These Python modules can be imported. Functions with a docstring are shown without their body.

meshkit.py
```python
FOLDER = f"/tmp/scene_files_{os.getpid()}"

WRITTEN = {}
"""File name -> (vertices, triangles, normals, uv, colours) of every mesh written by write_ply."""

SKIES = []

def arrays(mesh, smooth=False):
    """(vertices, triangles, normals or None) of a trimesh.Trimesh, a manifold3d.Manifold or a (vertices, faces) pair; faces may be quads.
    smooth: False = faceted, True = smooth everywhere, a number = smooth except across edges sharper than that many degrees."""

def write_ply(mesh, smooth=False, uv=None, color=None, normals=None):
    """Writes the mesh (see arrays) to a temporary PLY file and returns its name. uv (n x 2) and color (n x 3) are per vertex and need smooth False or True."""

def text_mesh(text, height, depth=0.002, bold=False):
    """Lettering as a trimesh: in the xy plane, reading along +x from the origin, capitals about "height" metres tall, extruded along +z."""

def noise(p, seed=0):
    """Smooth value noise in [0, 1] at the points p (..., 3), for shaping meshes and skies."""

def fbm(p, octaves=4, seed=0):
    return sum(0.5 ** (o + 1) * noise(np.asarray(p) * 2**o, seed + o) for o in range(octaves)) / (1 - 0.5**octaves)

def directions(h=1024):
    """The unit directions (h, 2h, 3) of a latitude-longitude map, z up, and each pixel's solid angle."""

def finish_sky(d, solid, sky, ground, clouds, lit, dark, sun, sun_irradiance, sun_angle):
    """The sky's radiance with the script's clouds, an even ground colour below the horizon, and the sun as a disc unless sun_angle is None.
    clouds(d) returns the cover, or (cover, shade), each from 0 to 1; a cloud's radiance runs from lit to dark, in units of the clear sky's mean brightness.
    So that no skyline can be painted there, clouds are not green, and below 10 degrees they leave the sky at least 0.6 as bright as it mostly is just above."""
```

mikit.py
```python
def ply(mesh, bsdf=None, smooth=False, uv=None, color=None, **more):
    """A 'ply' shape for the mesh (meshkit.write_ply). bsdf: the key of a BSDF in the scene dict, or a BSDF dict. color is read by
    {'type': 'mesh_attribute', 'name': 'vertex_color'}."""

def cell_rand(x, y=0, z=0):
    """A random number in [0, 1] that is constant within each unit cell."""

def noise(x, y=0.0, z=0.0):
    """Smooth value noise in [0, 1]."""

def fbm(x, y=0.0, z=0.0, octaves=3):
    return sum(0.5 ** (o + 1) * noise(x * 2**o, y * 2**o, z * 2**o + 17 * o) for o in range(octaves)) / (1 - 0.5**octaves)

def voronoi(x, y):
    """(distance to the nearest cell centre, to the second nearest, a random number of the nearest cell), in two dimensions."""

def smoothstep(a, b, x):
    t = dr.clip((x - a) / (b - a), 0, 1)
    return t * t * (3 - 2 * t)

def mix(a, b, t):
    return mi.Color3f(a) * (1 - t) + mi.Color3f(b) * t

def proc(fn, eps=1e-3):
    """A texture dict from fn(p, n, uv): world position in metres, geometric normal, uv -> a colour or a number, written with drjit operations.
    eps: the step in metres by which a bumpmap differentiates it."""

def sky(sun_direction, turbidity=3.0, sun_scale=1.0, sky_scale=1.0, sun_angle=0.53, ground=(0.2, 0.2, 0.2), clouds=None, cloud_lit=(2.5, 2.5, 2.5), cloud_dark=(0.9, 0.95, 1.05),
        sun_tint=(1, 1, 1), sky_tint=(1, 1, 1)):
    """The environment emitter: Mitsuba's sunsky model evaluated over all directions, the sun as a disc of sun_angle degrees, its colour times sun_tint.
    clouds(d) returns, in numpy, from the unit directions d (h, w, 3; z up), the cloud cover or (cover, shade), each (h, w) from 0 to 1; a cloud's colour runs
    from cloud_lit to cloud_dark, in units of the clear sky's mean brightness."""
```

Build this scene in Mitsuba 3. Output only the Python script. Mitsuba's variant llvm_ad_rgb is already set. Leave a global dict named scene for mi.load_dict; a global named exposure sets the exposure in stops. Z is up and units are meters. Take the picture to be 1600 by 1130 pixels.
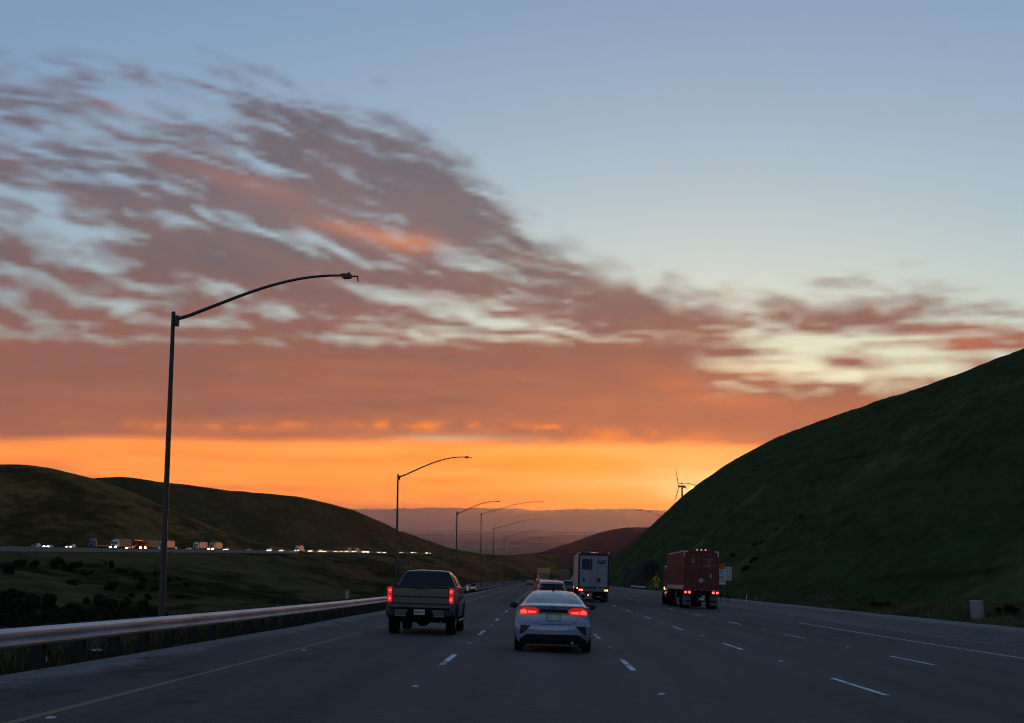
import math, random
import numpy as np
import trimesh
import manifold3d
import drjit as dr
import mitsuba as mi
import mikit, meshkit
from shapely.geometry import Polygon
from scipy.interpolate import LinearNDInterpolator
from mikit import proc, noise, fbm, voronoi, cell_rand, smoothstep, mix

T = mi.ScalarTransform4f
scene, labels = {}, {}

# ------------------------------------------------------------------ camera
# x right, y along the road (downhill towards the sunrise), z up; the eye is the origin of height
F_PX = 2000.0                       # focal length in pixels of a 1600 wide picture
YAW = math.atan(47 / F_PX)          # the road direction lies right of the picture centre
PITCH = math.atan(260 / F_PX)
ROLL = 0.006
EYE = np.array([0.0, 0.0, 0.0])
_f = np.array([-math.sin(YAW) * math.cos(PITCH), math.cos(YAW) * math.cos(PITCH), math.sin(PITCH)])
_r0 = np.array([math.cos(YAW), math.sin(YAW), 0.0])
_u0 = np.cross(_r0, _f)
_u = math.cos(ROLL) * _u0 - math.sin(ROLL) * _r0
scene['camera'] = {
    'type': 'perspective', 'fov': 2 * math.degrees(math.atan(800 / F_PX)), 'fov_axis': 'x',
    'near_clip': 0.1, 'far_clip': 120000.0,
    'to_world': T().look_at(origin=EYE.tolist(), target=(EYE + _f).tolist(), up=_u.tolist()),
    'medium': {'type': 'ref', 'id': 'morning_air'},
}

# ------------------------------------------------------------------ sky, sun and exposure
exposure = 1.3
SUN_AZ, SUN_EL = 6.95, 1.55


def direction(az, el):
    az, el = math.radians(az), math.radians(el)
    return [math.sin(az) * math.cos(el), math.cos(az) * math.cos(el), math.sin(el)]


def sstep(a, b, x):
    t = np.clip((x - a) / (b - a), 0, 1)
    return t * t * (3 - 2 * t)


def sunrise_clouds(d):
    """cloud_field with four samples per sky pixel in the part of the sky towards the sunrise, where its fibres are finest."""
    cover, shade = cloud_field(d)
    az, el = np.arctan2(d[..., 0], d[..., 1]), np.arcsin(np.clip(d[..., 2], -1, 1))
    m = (np.abs(az) < 0.75) & (el < 0.6)
    step = math.pi / 1024
    acc = [np.zeros(m.sum()), np.zeros(m.sum())]
    for a in (-0.25, 0.25):
        for b in (-0.25, 0.25):
            A, E = az[m] + a * step, el[m] + b * step
            c, s = cloud_field(np.stack([np.sin(A) * np.cos(E), np.cos(A) * np.cos(E), np.sin(E)], -1))
            acc[0] += c / 4
            acc[1] += s / 4
    cover[m], shade[m] = acc
    return cover, shade


def cloud_field(d):
    """A bank of cirrus and a stratus deck lit from below: cover and shade (0 = glowing red orange, 1 = mauve grey) per direction."""
    az = np.degrees(np.arctan2(d[..., 0], d[..., 1]))
    el = np.degrees(np.arcsin(np.clip(d[..., 2], -1, 1)))
    z0 = np.zeros_like(az)

    def N(u, v, seed, octaves=5):
        return meshkit.fbm(np.stack([u, v, z0 + 7.3 * seed], -1), octaves, seed)

    def spot(a, e, ra, re, slope=0.0):
        da = np.clip(az - a, -90, 90)
        de = el - e - slope * da
        return np.exp(-(da / ra) ** 2 - (de / re) ** 2)

    # streaks: long wind-drawn fibres that dip towards the sun side, steeper high up
    w1 = N(az / 7, el / 3.5, 1, 4) - 0.5
    w2 = N(az / 7 + 9, el / 3.5, 2, 4) - 0.5
    tilt = 0.04 + 0.20 * sstep(6, 15, el)
    lean = el + tilt * np.clip(az, -60, 60) * sstep(-60, -10, az) * (1 - 0.5 * sstep(15, 60, az))
    u, v = az + 5 * w1, lean + 1.5 * w2
    flow = np.clip(0.5 + 1.9 * (N(u / 3.0, v / 0.60, 3, 5) - 0.5), 0, 1)
    fine = np.clip(0.5 + 2.1 * (N((u + 1.5 * w2) / 1.5, v / 0.21, 4, 3) - 0.5), 0, 1)
    puff = np.clip(0.5 + 1.5 * (N(az / 1.5 + 3 * w2, lean / 0.7 + 2 * w1, 5, 5) - 0.5), 0, 1)
    broad = N(az / 9, el / 3.2, 6, 3)
    fib = 1 - np.abs(2 * N((u + 2.5 * w2) / 4.2, (v + 0.9 * w1) / 0.42, 12, 4) - 1)          # thin ridges drawn along the wind
    fib = np.clip((fib - 0.66) / 0.34, 0, 1)
    veil = np.clip(0.5 + 2.2 * (N(u / 5.0, v / 0.9, 13, 5) - 0.5), 0, 1)
    # the upper edge of the bank
    edge = np.interp(az, [-90, -45, -23, -20, -15, -9.5, -5.5, -3.2, -1.3, 0.5, 4.5, 7.2, 10.0, 14, 16.5, 20, 24, 40, 90],
                     [17.5, 18.8, 19.3, 20.0, 20.3, 18.9, 18.2, 16.3, 14.6, 13.0, 11.5, 10.5, 10.3, 10.6, 10.7, 9.8, 8.6, 8.0, 7.0])
    under = (edge - el) + 1.7 * (puff - 0.5) + 2.0 * w2
    bank = sstep(-0.4, 1.6, under)
    # pale openings and thin places in the bank
    gaps = (0.50 * spot(-22.5, 10.1, 4.6, 0.95, -0.02) + 0.42 * spot(-14.8, 10.4, 3.0, 0.42, -0.08) + 0.62 * spot(-10.6, 12.5, 1.9, 0.8, 0.2) + 0.55 * spot(-13.6, 13.2, 2.6, 0.55, -0.2)
            + 0.60 * spot(-4.6, 9.6, 4.0, 0.38, -0.09) + 0.50 * spot(-14.5, 8.75, 3.2, 0.22, -0.04) + 0.50 * spot(-7.5, 10.5, 2.8, 0.32, -0.12)
            + 0.70 * spot(12.2, 8.0, 3.4, 0.85, 0.04) + 0.55 * spot(16.5, 7.2, 2.6, 1.1, 0.1) + 0.45 * spot(8.4, 8.1, 2.0, 0.18, -0.07) + 0.55 * spot(11.5, 6.9, 2.4, 0.42, -0.08)
            + 0.55 * spot(-21, 16.6, 5.5, 1.5, -0.1) + 0.30 * spot(-20.5, 14.9, 4.4, 0.7, -0.12) + 0.35 * spot(-16.5, 18.3, 3.6, 0.5, -0.1)
            + 0.30 * spot(-13, 17.2, 4.0, 0.8, -0.14) + 0.35 * spot(-12.6, 15.6, 2.8, 0.5, -0.3) + 0.30 * spot(9.5, 10.2, 3.5, 0.5, 0) + 0.35 * spot(20, 9.0, 4, 0.6))
    thick = (0.45 * spot(-9.3, 16.2, 3.4, 1.4, -0.35) + 0.45 * spot(-3.4, 13.6, 3.6, 1.2, -0.5) + 0.4 * spot(-13.5, 15.1, 3.8, 0.7, -0.22) + 0.35 * spot(-6.5, 13.4, 3.0, 0.9, -0.25)
             + 0.30 * spot(4.0, 9.6, 5.0, 1.5, -0.15) + 0.95 * spot(13.4, 9.35, 4.6, 0.45, 0.02) + 0.5 * spot(8.0, 10.0, 2.4, 0.7, -0.1) + 0.55 * spot(18.0, 9.4, 2.0, 0.4, -0.08) + 0.75 * spot(13.6, 7.55, 1.2, 0.36)
             + 0.50 * spot(-17.5, 13.1, 5.5, 0.75, -0.16) + 0.35 * spot(-21, 10.4, 4.0, 0.25, -0.04) + 0.3 * spot(-12.5, 12.0, 2.0, 0.5, -0.2) + 0.35 * spot(-20, 19.2, 3.0, 0.5, -0.05))
    deck = sstep(8.7, 8.0, el + 0.5 * (puff - 0.5) - 0.02 * az) * sstep(11.5, 7.0, az + 6 * w1)           # the unbroken stratus sheet
    deck = np.maximum(deck, sstep(6.6, 5.6, el + 0.8 * (puff - 0.5)))
    macro = np.clip(0.60 + 0.75 * (0.45 * flow + 0.35 * puff + 0.2 * veil - 0.5) + 0.30 * (broad - 0.5) - 0.80 * gaps + 0.52 * thick - 0.22 * sstep(16.0, 18.5, el) * sstep(-9, -16, az), 0, 1)
    strand = 0.50 * fine + 0.34 * fib + 0.22 * veil
    cover = bank * np.clip(macro + 2.1 * (strand - 0.44) * (0.25 + 3.0 * macro * (1 - macro)), 0.03, np.interp(el, [8, 14], [0.98, 0.84]))
    wisp = sstep(0.60, 0.85, 0.34 * flow + 0.2 * puff + 0.2 * fine + 0.05 + 0.30 * spot(12.5, 10.6, 4.0, 0.8, 0.06) + 0.25 * spot(-7.3, 19.6, 1.0, 0.2, -0.1) + 0.22 * spot(0.8, 15.0, 2.4, 0.3, -0.2))
    cover = np.maximum(cover, 0.55 * wisp * (1 - bank) * sstep(26, 15, el))
    cover = np.maximum(cover, deck * (0.985 + 0.03 * (fine - 0.5)))
    # shade: mauve high up, redder and brighter towards the horizon
    shade = np.interp(el, [3.6, 4.2, 5.2, 6.5, 8.0, 9.5, 12, 15, 20, 30], [0.735, 0.755, 0.795, 0.845, 0.885, 0.93, 0.98, 1.0, 1.0, 1.0])
    shade = shade + 0.035 * (flow - 0.5) + 0.02 * (puff - 0.5) - 0.02 * fib + 0.0022 * np.abs(az - SUN_AZ) * sstep(12, 5, el)
    glow = (0.70 * spot(-8.2, 13.05, 2.4, 0.34, -0.16) + 0.6 * spot(-6.0, 12.6, 1.5, 0.5, -0.05) + 0.26 * spot(-13.2, 14.9, 3.4, 0.5, -0.2) + 0.3 * spot(-18.5, 17.6, 1.8, 0.25, -0.2)
            + 0.4 * spot(10.4, 10.9, 2.2, 0.5, 0.1) + 0.25 * spot(18.5, 8.0, 3, 0.7, 0.1) + 0.35 * spot(6, 6.4, 1.2, 0.2) + 0.3 * spot(8.5, 5.6, 2.4, 0.25, -0.1) + 0.25 * spot(9.5, 7.0, 2.0, 0.3, -0.1))
    ripple = sstep(0.42, 0.70, N(az / 0.6, el / 0.30, 8, 3)) * (spot(4.6, 3.95, 2.8, 0.28) + 0.8 * spot(-6.5, 4.5, 4.0, 0.20) + 0.8 * spot(0.5, 4.4, 2.2, 0.18) + 0.5 * spot(-16, 4.3, 4, 0.16))
    shade = shade - glow * (0.30 + 0.3 * (flow - 0.3)) - 0.75 * ripple
    shade = shade + 0.16 * (N(u / 7, el / 0.55, 15, 4) - 0.5) * sstep(9, 7, el)
    # under the deck: a clear strip with thin glowing bars
    low = sstep(4.05, 3.55, el + 0.55 * (N(az / 6, z0, 9, 3) - 0.5) + 0.45 * (N(az / 1.6, el / 0.5, 14, 4) - 0.5) * sstep(-12, 0, az) - 0.012 * np.clip(az, -40, 40) * (az < 0) + 0.02 * np.clip(az, 0, 40))
    bars = sstep(0.44, 0.70, 0.75 * N(az / 7 + 2 * w1, el / 0.42 + 0.3 * w2, 10, 4) + 0.25 * N(az / 2.2, el / 0.16, 11, 3) + 0.10 * sstep(2.4, 1.0, el))
    near = np.exp(-((az - SUN_AZ) / 7) ** 2 - ((el - 2.2) / 1.5) ** 2)
    haze = np.interp(el, [0, 0.9, 1.6, 2.6, 3.4, 4], [0.99, 0.97, 0.93, 0.88, 0.86, 0.88])
    low_cover = haze + 0.09 * bars - 0.12 * near - 0.26 * np.exp(-((az - SUN_AZ) / 2.6) ** 2 - ((el - 1.9) / 0.8) ** 2)
    bars = bars * (0.25 + 0.75 * sstep(3.2, 2.3, el))
    low_shade = 0.0 + 0.30 * bars * sstep(2, 16, np.abs(az - 5)) + 0.13 * bars + 0.004 * np.clip(np.abs(az - 4), 0, 40) - 0.1 * near
    lines = N(az / 5 + 1.5 * w1, el / 0.26 + 0.5 * w2, 16, 3) - 0.5
    low_cover = low_cover + 0.22 * lines
    low_shade = low_shade + 0.30 * np.clip(lines, -0.2, 1)
    low_shade = low_shade + 0.07 * sstep(1.8, 0.8, el)
    trail = 0.5 * spot(8.3, 2.45, 1.9, 0.07, 0.12) + 0.45 * spot(3, 1.95, 3.8, 0.05, 0.0) + 0.7 * spot(6.8, 1.55, 1.2, 0.25)
    low_cover = low_cover - 0.65 * trail
    cover = cover * (1 - low) + low_cover * low
    shade = shade * (1 - low) + low_shade * low
    cover = np.maximum(cover - 0.30 * spot(-3.6, 3.95, 2.6, 0.16) * (0.5 + flow), 0)
    away = sstep(60, 130, np.abs(az))                   # the sky behind the camera: clear blue with thin mauve veils
    cover = cover * (1 - away) + away * (0.35 * sstep(0.45, 0.7, flow) * sstep(35, 10, el))
    shade = shade * (1 - away) + away
    return cover, shade


SKY_SCALE = 2.9
CLOUD_UNIT = 0.199                  # brightness that the cloud colours below are measured against
scene['sky'] = mikit.sky(direction(SUN_AZ, SUN_EL), turbidity=2.0, sky_scale=SKY_SCALE, sun_scale=0.5, ground=(0.06, 0.06, 0.05), clouds=sunrise_clouds,
                         cloud_lit=(1.55 / CLOUD_UNIT, 0.345 / CLOUD_UNIT, 0.001 / CLOUD_UNIT), cloud_dark=(0.125 / CLOUD_UNIT, 0.080 / CLOUD_UNIT, 0.090 / CLOUD_UNIT),
                         sky_tint=(0.91, 1.41, 2.68))

# the morning air: far things fade to mauve through it
scene['morning_air'] = {'type': 'homogeneous', 'albedo': {'type': 'rgb', 'value': [0.95, 0.94, 0.95]}, 'sigma_t': 1.5e-5,
                        'phase': {'type': 'hg', 'g': 0.75}}
scene['haze'] = {'type': 'cube', 'to_world': T().translate([0, 21500, 285.5]).scale([47000, 25500, 389.5]), 'bsdf': {'type': 'null'},
                 'interior': {'type': 'ref', 'id': 'morning_air'}}
labels['haze'] = {'label': 'thin morning haze filling the valley towards the sunrise', 'kind': 'stuff'}
labels['sky'] = {'label': 'sunrise sky with a bank of mauve and orange cloud', 'kind': 'structure'}


# ------------------------------------------------------------------ materials
def rgb(*c):
    return {'type': 'rgb', 'value': [float(x) for x in c]}


def bs(name, d):
    scene['bsdf_' + name] = {'type': 'twosided', 'b': d} if d['type'] not in ('dielectric', 'thindielectric', 'twosided') else d


def matte(name, *c):
    bs(name, {'type': 'diffuse', 'reflectance': rgb(*c)})


def gloss(name, c, rough=0.3, metal=0.0, coat=0.0, spec=0.5):
    bs(name, {'type': 'principled', 'base_color': rgb(*c) if isinstance(c, tuple) else c, 'roughness': rough, 'metallic': metal, 'clearcoat': coat,
              'clearcoat_gloss': 0.95, 'specular': spec})


def asphalt_colour(p, n, uv):
    x, y = p.x, p.y
    grain = noise(x * 9, y * 9)
    patch = fbm(x * 0.35, y * 0.05, 0.0, 4)
    lane = (x + 1.89) / 3.66
    inlane = lane - dr.floor(lane) - 0.5
    wheel = dr.exp(-dr.square((dr.abs(inlane) - 0.24) / 0.11))
    oil = dr.exp(-dr.square(inlane / 0.10)) * smoothstep(0.35, 0.7, noise(x * 0.3, y * 0.03 + 50))
    k = 0.70 + 0.60 * patch + 0.22 * (grain - 0.5) - 0.20 * wheel - 0.20 * oil
    joint = smoothstep(0.035, 0.015, dr.abs(x - 9.3 - 0.02 * noise(y * 0.3, 3.0))) + smoothstep(0.035, 0.015, dr.abs(x + 5.0 - 0.05 * noise(y * 0.2, 9.0)))
    crack = smoothstep(0.035, 0.0, dr.abs(fbm(x * 0.45 + 30, y * 0.22, 5.0, 4) - 0.5)) * smoothstep(0.50, 0.62, noise(x * 0.12, y * 0.04, 8.0))
    k = k * (1 - 0.35 * joint) * (1 - 0.45 * crack)
    shoulder = smoothstep(15.6, 17.5, x + 1.2 * noise(y * 0.15, 1.0))
    gravel = smoothstep(22.3, 24.6, x + 2.0 * fbm(y * 0.4, x * 0.4, 2.0, 3)) + smoothstep(-7.0, -7.5, x + 0.9 * (fbm(y * 0.7, x * 0.9, 4.0, 3) - 0.5))
    c = mix((0.086, 0.071, 0.063), (0.122, 0.104, 0.092), shoulder)
    return mix(c * k, mi.Color3f(0.16, 0.145, 0.13) * (0.7 + 0.6 * grain), dr.clip(gravel, 0, 1))


bs('asphalt', {'type': 'principled', 'base_color': proc(asphalt_colour), 'roughness': 0.80, 'specular': 0.16})


def grass_colour(p, n, uv):
    big = fbm(p.x * 0.018, p.y * 0.018, p.z * 0.03, 4)
    mid = fbm(p.x * 0.16, p.y * 0.11, p.z * 0.2, 4)
    small = noise(p.x * 1.3, p.y * 1.3, p.z * 1.3)
    terr = noise(p.x * 0.05, p.y * 0.05, p.z * 1.1)            # faint cattle terraces along the slope
    dry = smoothstep(0.42, 0.66, 0.55 * big + 0.45 * mid)
    c = mix((0.018, 0.036, 0.014), (0.058, 0.050, 0.022), dry * 0.75)
    return c * (0.30 + 0.80 * mid + 0.45 * small + 0.25 * terr)


bs('grass', {'type': 'diffuse', 'reflectance': proc(grass_colour)})


def bank_colour(p, n, uv):
    big = fbm(p.x * 0.03, p.y * 0.012, 4.0, 4)
    mid = fbm(p.x * 0.22, p.y * 0.10, p.z * 0.2, 4)
    small = noise(p.x * 1.1, p.y * 0.7, p.z)
    dry = smoothstep(0.36, 0.62, 0.6 * big + 0.4 * mid)
    c = mix((0.028, 0.028, 0.012), (0.108, 0.078, 0.034), dry)
    return c * (0.45 + 0.60 * mid + 0.35 * small)


bs('bank', {'type': 'diffuse', 'reflectance': proc(bank_colour)})
bs('warm_lit_bank', {'type': 'diffuse', 'reflectance': proc(lambda p, n, uv: bank_colour(p, n, uv) * mi.Color3f(1.65, 1.28, 0.95))})  # bank grass scaled warmer and brighter: sunrise light put into the hill colour


def plain_colour(p, n, uv):
    f1, f2, r = voronoi(p.x / 900, p.y / 2600)
    return mix((0.10, 0.095, 0.075), (0.17, 0.15, 0.13), r) * (0.8 + 0.4 * fbm(p.x / 3000, p.y / 3000))


matte('pale_concrete', 0.27, 0.25, 0.23)
matte('far_scrub', 0.016, 0.028, 0.030)
matte('mountain', 0.12, 0.105, 0.10)
bs('plain', {'type': 'diffuse', 'reflectance': proc(plain_colour)})


def dirt_colour(p, n, uv):
    a = fbm(p.x * 1.5, p.y * 1.0, p.z * 1.5, 4)
    return mix((0.035, 0.030, 0.028), (0.085, 0.075, 0.066), a) * (0.75 + 0.5 * noise(p.x * 9, p.y * 9, p.z * 9))


bs('dirt', {'type': 'diffuse', 'reflectance': proc(dirt_colour)})


def concrete_colour(p, n, uv):
    streak = fbm(p.x * 0.6, p.y * 0.6, p.z * 0.25, 4)
    return mi.Color3f(0.30, 0.285, 0.27) * (0.55 + 0.7 * streak) * (0.85 + 0.3 * noise(p.x * 7, p.y * 7, p.z * 7))


bs('concrete', {'type': 'diffuse', 'reflectance': proc(concrete_colour)})


def paint_wear(p, n, uv):
    w = fbm(p.x * 4, p.y * 1.2, 3.0, 4)
    return mi.Color3f(0.74, 0.73, 0.70) * (0.42 + 0.68 * smoothstep(0.25, 0.55, w))


def yellow_wear(p, n, uv):
    w = fbm(p.x * 5, p.y * 0.5, 6.0, 4)
    return mix((0.10, 0.09, 0.08), (0.33, 0.235, 0.155), smoothstep(0.02, 0.36, w))


bs('white_paint', {'type': 'diffuse', 'reflectance': proc(paint_wear)})
bs('worn_paint', {'type': 'diffuse', 'reflectance': proc(lambda p, n, uv: paint_wear(p, n, uv) * 0.5)})
bs('yellow_paint', {'type': 'diffuse', 'reflectance': proc(yellow_wear)})


def steel_colour(p, n, uv):
    a = fbm(p.x * 2, p.y * 0.8, p.z * 5, 4)
    return mi.Color3f(0.52, 0.53, 0.54) * (0.62 + 0.6 * a)


bs('steel', {'type': 'principled', 'base_color': proc(steel_colour), 'roughness': 0.42, 'metallic': 0.35, 'specular': 0.5})
matte('weathered_wood', 0.055, 0.048, 0.042)
bs('pole', {'type': 'principled', 'base_color': rgb(0.05, 0.05, 0.052), 'roughness': 0.55, 'metallic': 0.2})
gloss('lamp_housing', (0.06, 0.06, 0.065), 0.5)
matte('rubber', 0.012, 0.012, 0.013)
matte('black', 0.010, 0.010, 0.011)
gloss('trim', (0.010, 0.010, 0.011), 0.5)
gloss('rim', (0.35, 0.35, 0.36), 0.35, 0.8)
gloss('dark_glass', (0.006, 0.007, 0.009), 0.06, spec=0.5)
bs('pane', {'type': 'thindielectric', 'int_ior': 1.5, 'specular_transmittance': rgb(0.36, 0.47, 0.52)})
gloss('silver_paint', (0.28, 0.315, 0.42), 0.17, 0.25, 1.0)
gloss('graphite_paint', (0.034, 0.040, 0.062), 0.17, 0.12, 1.0)
gloss('white_paintwork', (0.50, 0.49, 0.48), 0.22, 0.0, 1.0)
gloss('tan_paint', (0.32, 0.27, 0.22), 0.17, 0.3, 1.0)
gloss('black_paint', (0.02, 0.02, 0.022), 0.3, 0.0, 1.0)
gloss('maroon_paint', (0.075, 0.014, 0.014), 0.34, 0.1, 1.0)
gloss('blue_paint', (0.05, 0.09, 0.17), 0.34, 0.2, 1.0)
gloss('red_container', (0.125, 0.009, 0.011), 0.5)
gloss('trailer_white', (0.22, 0.235, 0.27), 0.5)
gloss('trailer_side', (0.32, 0.27, 0.24), 0.5)
gloss('dull_grey', (0.15, 0.15, 0.16), 0.6)
gloss('amber_panel', (0.62, 0.26, 0.04), 0.5)
gloss('chrome', (0.6, 0.6, 0.62), 0.18, 1.0)
gloss('red_lens', (0.30, 0.008, 0.008), 0.2, 0, 0.6)
matte('plate_white', 0.55, 0.50, 0.46)
matte('plate_print', 0.05, 0.06, 0.12)
matte('sign_white', 0.62, 0.60, 0.58)
matte('worn_lettering', 0.20, 0.085, 0.085)
matte('sign_orange', 0.60, 0.09, 0.015)
matte('sign_yellow', 0.45, 0.27, 0.03)
matte('ink', 0.012, 0.012, 0.012)
matte('faded_white', 0.36, 0.33, 0.33)
matte('sticker_blue', 0.05, 0.055, 0.13)
matte('sticker_red', 0.24, 0.02, 0.025)
matte('reflector', 0.60, 0.60, 0.58)
matte('pale_cream', 0.52, 0.40, 0.30)
matte('lit_orange_tint', 0.60, 0.30, 0.15)  # orange headlight glow on pale trailers, put into their paint
matte('mudflap', 0.16, 0.16, 0.17)
matte('paper', 0.6, 0.6, 0.58)
matte('turbine_white', 0.10, 0.10, 0.10)
matte('seat_cloth', 0.03, 0.03, 0.033)


def leaf_colour(p, n, uv):
    return mix((0.010, 0.013, 0.006), (0.028, 0.033, 0.014), noise(p.x * 0.9, p.y * 0.9, p.z * 1.7))


bs('leaf', {'type': 'diffuse', 'reflectance': proc(leaf_colour)})


def blade_colour(p, n, uv):
    return mix((0.045, 0.062, 0.024), (0.170, 0.145, 0.072), noise(p.x * 0.5, p.y * 0.25, 4.0)) * (0.7 + 0.6 * noise(p.x * 6, p.y * 6, p.z * 2))


bs('blade', {'type': 'diffuse', 'reflectance': proc(blade_colour)})


# ------------------------------------------------------------------ helpers
def cat(*ms):
    ms = [m for m in ms if m is not None]
    return trimesh.util.concatenate(ms) if len(ms) > 1 else ms[0]


def cbox(x0, x1, y0, y1, z0, z1, b=0.0):
    """A box with chamfered edges."""
    if b <= 0:
        m = trimesh.creation.box(extents=[x1 - x0, y1 - y0, z1 - z0])
        m.apply_translation([(x0 + x1) / 2, (y0 + y1) / 2, (z0 + z1) / 2])
        return m
    c = np.array([(x0 + x1) / 2, (y0 + y1) / 2, (z0 + z1) / 2])
    h = np.array([x1 - x0, y1 - y0, z1 - z0]) / 2
    b = min(b, h.min() * 0.9)
    pts = []
    for s in np.ndindex(2, 2, 2):
        s = np.array(s) * 2 - 1
        for k in range(3):
            e = h - b
            e[k] = h[k]
            pts.append(c + s * e)
    return trimesh.convex.convex_hull(np.array(pts))


def tube(points, radii, seg=10, cap=True):
    """A round bar through the points with a radius at each."""
    P = np.asarray(points, float)
    R = np.broadcast_to(np.asarray(radii, float), len(P))
    tg = np.gradient(P, axis=0)
    tg /= np.linalg.norm(tg, axis=1, keepdims=True)
    ref = np.array([1.0, 0, 0]) if abs(tg[0][0]) < 0.8 else np.array([0, 1.0, 0])
    V, a = [], np.arange(seg) * 2 * np.pi / seg
    for p, t, r in zip(P, tg, R):
        u = np.cross(t, ref)
        u /= np.linalg.norm(u)
        w = np.cross(t, u)
        V.append(p + r * (np.cos(a)[:, None] * u + np.sin(a)[:, None] * w))
    V = np.vstack(V)
    F = []
    n = len(P)
    for i in range(n - 1):
        for k in range(seg):
            a0, a1 = i * seg + k, i * seg + (k + 1) % seg
            F += [[a0, a0 + seg, a1], [a1, a0 + seg, a1 + seg]]
    if cap:
        V = np.vstack([V, P[0], P[-1]])
        for k in range(seg):
            F += [[k, (k + 1) % seg, len(V) - 2], [(n - 1) * seg + (k + 1) % seg, (n - 1) * seg + k, len(V) - 1]]
    return trimesh.Trimesh(V, F, process=False)


def lathe_x(profile, seg=26):
    """Revolves (radius, x) round the x axis."""
    m = trimesh.creation.revolve(np.asarray(profile, float), sections=seg)
    m.apply_transform([[0, 0, 1, 0], [0, 1, 0, 0], [-1, 0, 0, 0], [0, 0, 0, 1]])
    return m


def prism(poly, axis, lo, hi):
    """A polygon of (a, b) pairs extruded along axis: x -> (y, z), y -> (x, z), z -> (x, y)."""
    p = Polygon(poly) if not isinstance(poly, Polygon) else poly
    m = trimesh.creation.extrude_polygon(p, hi - lo, engine='earcut')
    v = m.vertices.copy()
    a, b, c = v[:, 0], v[:, 1], v[:, 2] + lo
    m.vertices = np.stack({'x': [c, a, b], 'y': [a, c, b], 'z': [a, b, c]}[axis], 1)
    if m.volume < 0:
        m.invert()
    return m


def moved(m, x=0, y=0, z=0):
    m = m.copy()
    m.apply_translation([x, y, z])
    return m


def numbered(name):
    if name not in scene and name not in labels:
        return name
    i = 1
    while f'{name}_{i:03d}' in scene or f'{name}_{i:03d}' in labels:
        i += 1
    return f'{name}_{i:03d}'


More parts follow.
